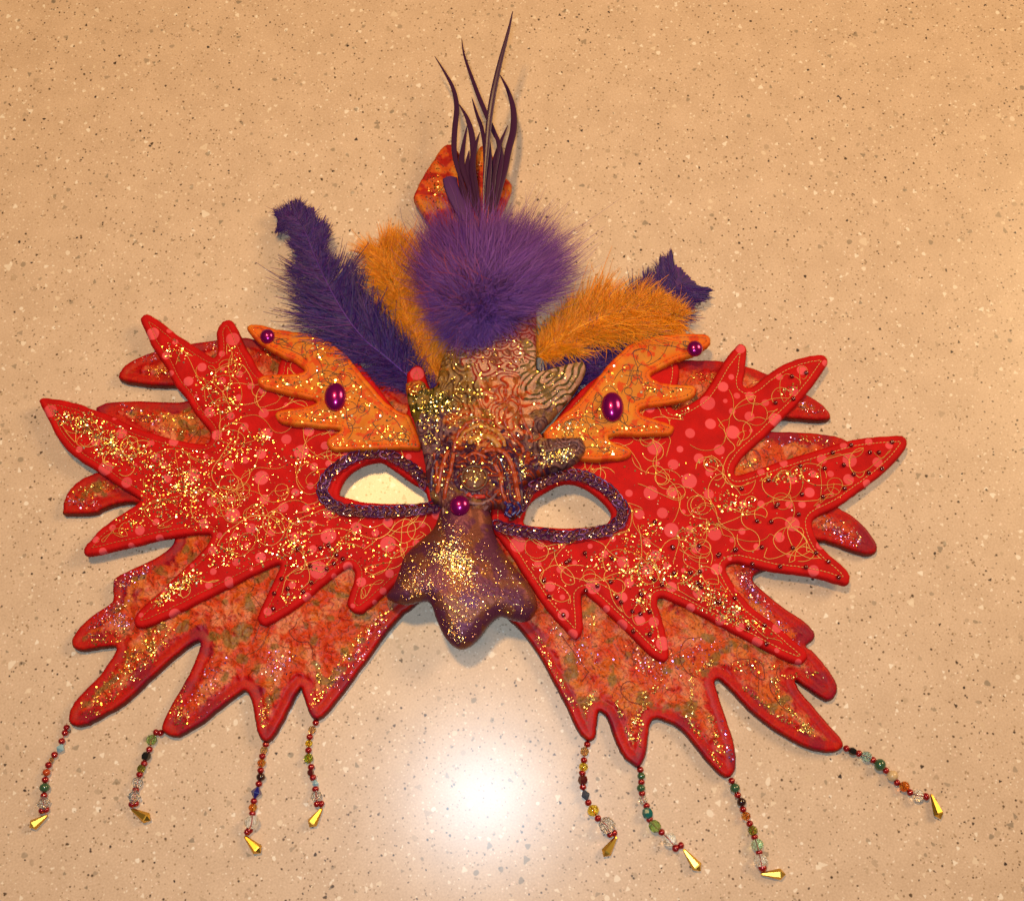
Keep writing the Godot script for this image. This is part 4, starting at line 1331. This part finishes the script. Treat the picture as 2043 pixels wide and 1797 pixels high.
# ---------------------------------------------------------------- braid round the eyes
func braids() -> void:
	var a := [874,1011, 835,1017, 796,1021, 757,1022, 702,1019, 678,1015, 659,1004, 646,988, 644,972, 658,947, 682,927, 708,913, 737,906, 766,905, 786,913, 806,925, 825,938, 840,952, 849,970]
	var b := [987,1048, 1010,1055, 1043,1061, 1076,1066, 1110,1070, 1135,1071, 1160,1067, 1193,1063, 1218,1055, 1236,1041, 1243,1021, 1235,1003, 1218,983, 1196,967, 1168,953, 1140,948, 1118,950, 1096,957, 1073,967, 1054,981, 1046,1000, 1032,1020, 1016,1030]
	var loop := Strand.new()                                  # one link: a teardrop of cord
	var lp := PackedVector3Array()
	for i in 21:
		var t := TAU * i / 20.0
		lp.append(Vector3(cos(t) * 11.0, sin(t) * 1.6, sin(t) * (6.2 - 2.2 * cos(t))) * PX)
	loop.tube(lp, 2.1 * PX, Color.WHITE, 7, 1.0, false, false)
	var link := loop.done()
	var shades := [mat(c8(84, 30, 78), 0.26, 0.3), mat(c8(126, 70, 124), 0.24, 0.3), mat(c8(86, 20, 44), 0.3, 0.2), mat(c8(100, 36, 28), 0.3, 0.2)]
	var core := mat(c8(92, 22, 30), 0.6)
	for flat in [a, b]:
		var p := PackedVector3Array()
		for i in range(0, flat.size(), 2):
			p.append(on(flat[i], flat[i + 1], 0.0070))
		p = smooth3(p, 8)
		var st := Strand.new()
		st.tube(p, 8.6 * PX, Color.WHITE, 10, 0.32)
		var o := part("eye_braid", st.done(), core, mask)
		var went := 0.0
		var next := PX * 4.0
		var n := 0
		for i in p.size() - 1:
			var l := p[i].distance_to(p[i + 1])
			while next <= went + l:
				var at := p[i].lerp(p[i + 1], (next - went) / l)
				var t := (p[i + 1] - p[i]).normalized()
				var side := t.cross(Vector3.UP).normalized()
				for s: float in [-1.0, 1.0]:
					var lk := part("braid_link", link, shades[0 if rng.randf() < 0.4 else rng.randi() % 4], o)
					var bs := Basis(t, side.cross(t), side).orthonormalized() * Basis(Vector3.UP, -s * 0.42 + rng.randfn(0, 0.16)) * Basis(Vector3.FORWARD, -0.2 + rng.randfn(0, 0.12)) * Basis.from_scale(Vector3.ONE * rng.randf_range(0.74, 0.98))
					lk.transform = Transform3D(bs, at + side * s * 5.0 * PX + t * (4.5 if s > 0 else 0.0) * PX + Vector3.UP * (4.4 + rng.randf()) * PX)
				next += PX * 13.0
				n += 1
			went += l
		var gl := []
		for i in range(0, flat.size() - 2, 2):
			gl.append([flat[i], flat[i + 1], flat[i + 2], flat[i + 3]])
		var xf := []
		for q in gl:
			for k in 5:
				var u := rng.randf()
				var pp := on(lerpf(q[0], q[2], u) + rng.randfn() * 6.0, lerpf(q[1], q[3], u) + rng.randfn() * 6.0, 0.0086)
				var r := PX * rng.randf_range(0.9, 1.6)
				xf.append(Transform3D(Basis(Vector3(rng.randfn(), 0.01, rng.randfn()).normalized(), rng.randfn() * 0.5) * Basis.from_scale(Vector3(r, r, r)), pp))
		var mm := MultiMesh.new()
		mm.transform_format = MultiMesh.TRANSFORM_3D
		mm.use_colors = true
		mm.mesh = flake_mesh
		mm.instance_count = xf.size()
		for i in xf.size():
			mm.set_instance_transform(i, xf[i])
			mm.set_instance_color(i, Color(0.9, 0.55, 0.3) if i % 2 else Color(0.9, 0.7, 0.6))
		var g := MultiMeshInstance3D.new()
		g.name = "glitter"
		g.multimesh = mm
		g.material_override = M.glitter
		g.set_meta("kind", "stuff")
		o.add_child(g, true)


# ---------------------------------------------------------------- bead strands
func strands() -> void:
	var round_bead := SphereMesh.new()
	round_bead.radius = 1.0
	round_bead.height = 1.8
	round_bead.radial_segments = 20
	round_bead.rings = 10
	var cut := lathe([[0.3, -0.95], [0.8, -0.65], [1.0, 0.0], [0.8, 0.65], [0.3, 0.95]], 8, true)
	var bicone := lathe([[0.25, -1.0], [1.0, -0.06], [1.0, 0.06], [0.25, 1.0]], 6, true)
	var drop := lathe([[0.18, 0.0], [0.3, 0.06], [0.98, 0.74], [0.98, 0.8], [0.02, 1.0]], 6, true)
	var kinds := {"R": [round_bead, M.seed], "clear": [round_bead, glass(c8(250, 246, 236))], "crystal": [cut, glass(c8(252, 250, 244))], "wide": [bicone, glass(c8(252, 250, 244))], "blue": [bicone, mat(c8(30, 28, 110), 0.15, 0.0, 1.0)],
		"sky": [bicone, mat(c8(140, 176, 190), 0.2, 0.0, 0.6)], "orange": [round_bead, mat(c8(170, 62, 12), 0.2, 0.0, 0.8)], "green": [round_bead, mat(c8(52, 84, 54), 0.2, 0.0, 0.8)], "pale": [cut, glass(c8(196, 222, 150), 0.12)], "black": [cut, mat(c8(26, 22, 16), 0.12, 0.0, 1.0)],
		"olive": [cut, glass(c8(180, 182, 84), 0.12)], "amber": [round_bead, glass(c8(228, 150, 56), 0.12)], "honey": [cut, glass(c8(240, 206, 150), 0.12)], "brown": [round_bead, mat(c8(48, 20, 14), 0.14, 0.0, 1.0)], "yellow": [round_bead, glass(c8(238, 206, 60), 0.12)], "lime": [cut, glass(c8(186, 200, 66), 0.12)],
		"maroon": [cut, mat(c8(84, 20, 16), 0.12, 0.1, 1.0)], "slate": [bicone, mat(c8(72, 78, 92), 0.18, 0.1, 0.8)], "teal": [cut, mat(c8(26, 98, 92), 0.15, 0.0, 1.0)], "aqua": [cut, glass(c8(206, 236, 232), 0.12)], "beige": [round_bead, mat(c8(206, 174, 130), 0.25, 0.0, 0.6)], "mint": [round_bead, glass(c8(214, 240, 206), 0.12)]}
	# each strand: beads as pixel, pixel, radius, kind; then the gold drop's narrow and pointed ends
	var all := [
		["fringe strand of red seed beads with a sky blue, an orange and a green bead", [132,1451,6,"R", 129,1462,6.5,"R", 122.5,1478.5,6.5,"R", 119.6,1493,8,"sky", 108,1505.6,6.5,"R", 102,1516,5,"honey", 96,1526,6.5,"R", 92,1541,7.5,"orange", 89.5,1555.5,6.5,"R", 88.5,1571,9.5,"green", 87,1587,6.5,"R", 86,1602,12,"wide", 91,1615,6.5,"R", 83,1617,6.5,"R"], [94,1626, 58,1651]],
		["fringe strand with a pale green, a black and an olive bead", [320,1462,6.5,"R", 311,1461,6.5,"R", 301.5,1476,10,"pale", 297.5,1495,6.5,"R", 291,1508.5,9,"black", 287,1523,6.5,"R", 281.6,1533,8,"olive", 278,1545,6.5,"R", 273,1561,10,"crystal", 270,1576,6.5,"R", 266,1589,13,"wide", 263,1604,7,"R", 270,1603,6.5,"R"], [262,1614, 300,1637]],
		["fringe strand with amber beads and one dark blue bead", [530,1485,6.5,"R", 526.5,1496.6,7.5,"honey", 523,1508.5,6.5,"R", 521.4,1522,8,"amber", 519.6,1536.7,6.5,"R", 520,1550,8.5,"brown", 516,1563.5,6.5,"R", 511,1581,10,"blue", 506,1598,6.5,"R", 504,1611,8,"amber", 503,1623,6.5,"R", 502,1640,13.5,"clear", 497,1656,7,"R", 493,1660,6.5,"R"], [488,1668, 520,1702]],
		["fringe strand with a yellow, a lime and a pale blue bead", [629.6,1441.6,6.5,"R", 622,1456,7.5,"honey", 617.6,1470,6.5,"R", 616,1483,7,"yellow", 615,1496.6,6.5,"R", 615,1513,9,"lime", 620.5,1530,6.5,"R", 619,1541,6.5,"maroon", 624,1551,6.5,"R", 629,1563,6.5,"sky", 629,1574,6.5,"R", 631,1588,10,"crystal", 632,1603.6,6.5,"R", 640.5,1603.6,6.5,"R"], [642,1612, 617,1650]],
		["fringe strand with yellow, maroon and slate beads beside the glare", [1171.7,1484.8,6.5,"R", 1166,1499.4,8.5,"honey", 1165,1516.5,6.5,"R", 1164,1530,8.5,"yellow", 1161.7,1542,6.5,"R", 1163,1556,9.5,"maroon", 1163,1570,6.5,"R", 1168,1586,9,"slate", 1173.6,1601,6.5,"R", 1183.4,1616.7,11,"yellow", 1192.7,1632.5,6.5,"R", 1211,1646,15,"crystal", 1217,1664,6.5,"R", 1225.6,1662,6.5,"R"], [1230,1669, 1204,1709]],
		["fringe strand with green beads and a teal bead", [1277.5,1535.5,6.5,"R", 1279.6,1548,7.5,"green", 1279.6,1560,6.5,"R", 1279,1572,8,"green", 1281,1582.6,6.5,"R", 1283,1595.5,8,"crystal", 1290,1607.5,6.5,"R", 1292,1622,10.5,"teal", 1296,1634.4,6.5,"R", 1306.5,1648,11.5,"pale", 1320,1660,6.5,"R", 1335.7,1674.7,13,"clear", 1348,1692,7,"R", 1358.7,1686.4,6.5,"R"], [1364,1694, 1398,1738]],
		["long fringe strand of green, olive and brown beads whose drop lies sideways", [1460,1557.5,6.5,"R", 1466.5,1572,9.5,"green", 1472,1586,6.5,"R", 1479.5,1600,9,"brown", 1482.6,1614.7,6.5,"R", 1488.5,1628,8.5,"amber", 1496,1643,6.5,"R", 1502,1656.6,9,"olive", 1505.6,1669.5,6.5,"R", 1511,1684.7,11.5,"mint", 1514.7,1700,6.5,"R", 1518,1716,12.5,"clear", 1521.5,1731,8,"R"], [1518,1743, 1568,1744]],
		["fringe strand stretched out sideways with a large green and an amber bead", [1689,1493,6.5,"R", 1701.4,1498.7,8,"black", 1714,1503,6.5,"R", 1729,1509,10,"aqua", 1742,1516,6.5,"R", 1756,1525.6,11.5,"green", 1768,1537,6.5,"R", 1781,1547.7,10.5,"beige", 1790,1561,6.5,"R", 1805,1569,10,"amber", 1816.4,1580.7,6.5,"R", 1832,1587,11,"clear", 1848,1589,7,"R"], [1858,1584, 1877,1634]]]
	for sd in all:
		var bs: Array = sd[1]
		var line := PackedVector3Array()
		for i in range(0, bs.size(), 4):
			line.append(pt(bs[i], bs[i + 1], bs[i + 2] * PX * 0.95))
		var e0 := pt(sd[2][0], sd[2][1], 0.0016)
		line.append(e0)
		line.insert(0, line[0] + (line[0] - line[1]).normalized() * 0.0016 + Vector3.UP * 0.001)
		var st := Strand.new()
		st.tube(line, PX * 0.8, Color(0.5, 0.08, 0.06), 5)
		var o := part("bead_strand", st.done(), M.thread, mask, "", sd[0])
		var count := bs.size() / 4
		for i in count:
			var k: Array = kinds[bs[i * 4 + 3]]
			var b := part("bead", k[0], k[1], o)
			var r: float = bs[i * 4 + 2] * PX
			var t := (line[mini(i + 2, line.size() - 1)] - line[i]).normalized()
			var side := t.cross(Vector3.UP).normalized()
			b.transform = Transform3D(Basis(side, t, side.cross(t)).rotated(t, rng.randf() * TAU) * Basis.from_scale(Vector3(r, r, r)), line[i + 1])
		var e1 := pt(sd[2][2], sd[2][3], 0.0016)
		var len := e0.distance_to(e1)
		var d := part("gold_drop", drop, M.gold, o)
		var ay := (e1 - e0) / len
		var ax := ay.cross(Vector3.UP).normalized()
		var rad := 9.8 * PX
		e0.y = rad * 0.86
		d.transform = Transform3D(Basis(ax, ay, ax.cross(ay)) * Basis(Vector3.UP, rng.randf_range(-0.2, 0.2)) * Basis.from_scale(Vector3(rad, len, rad)), e0)
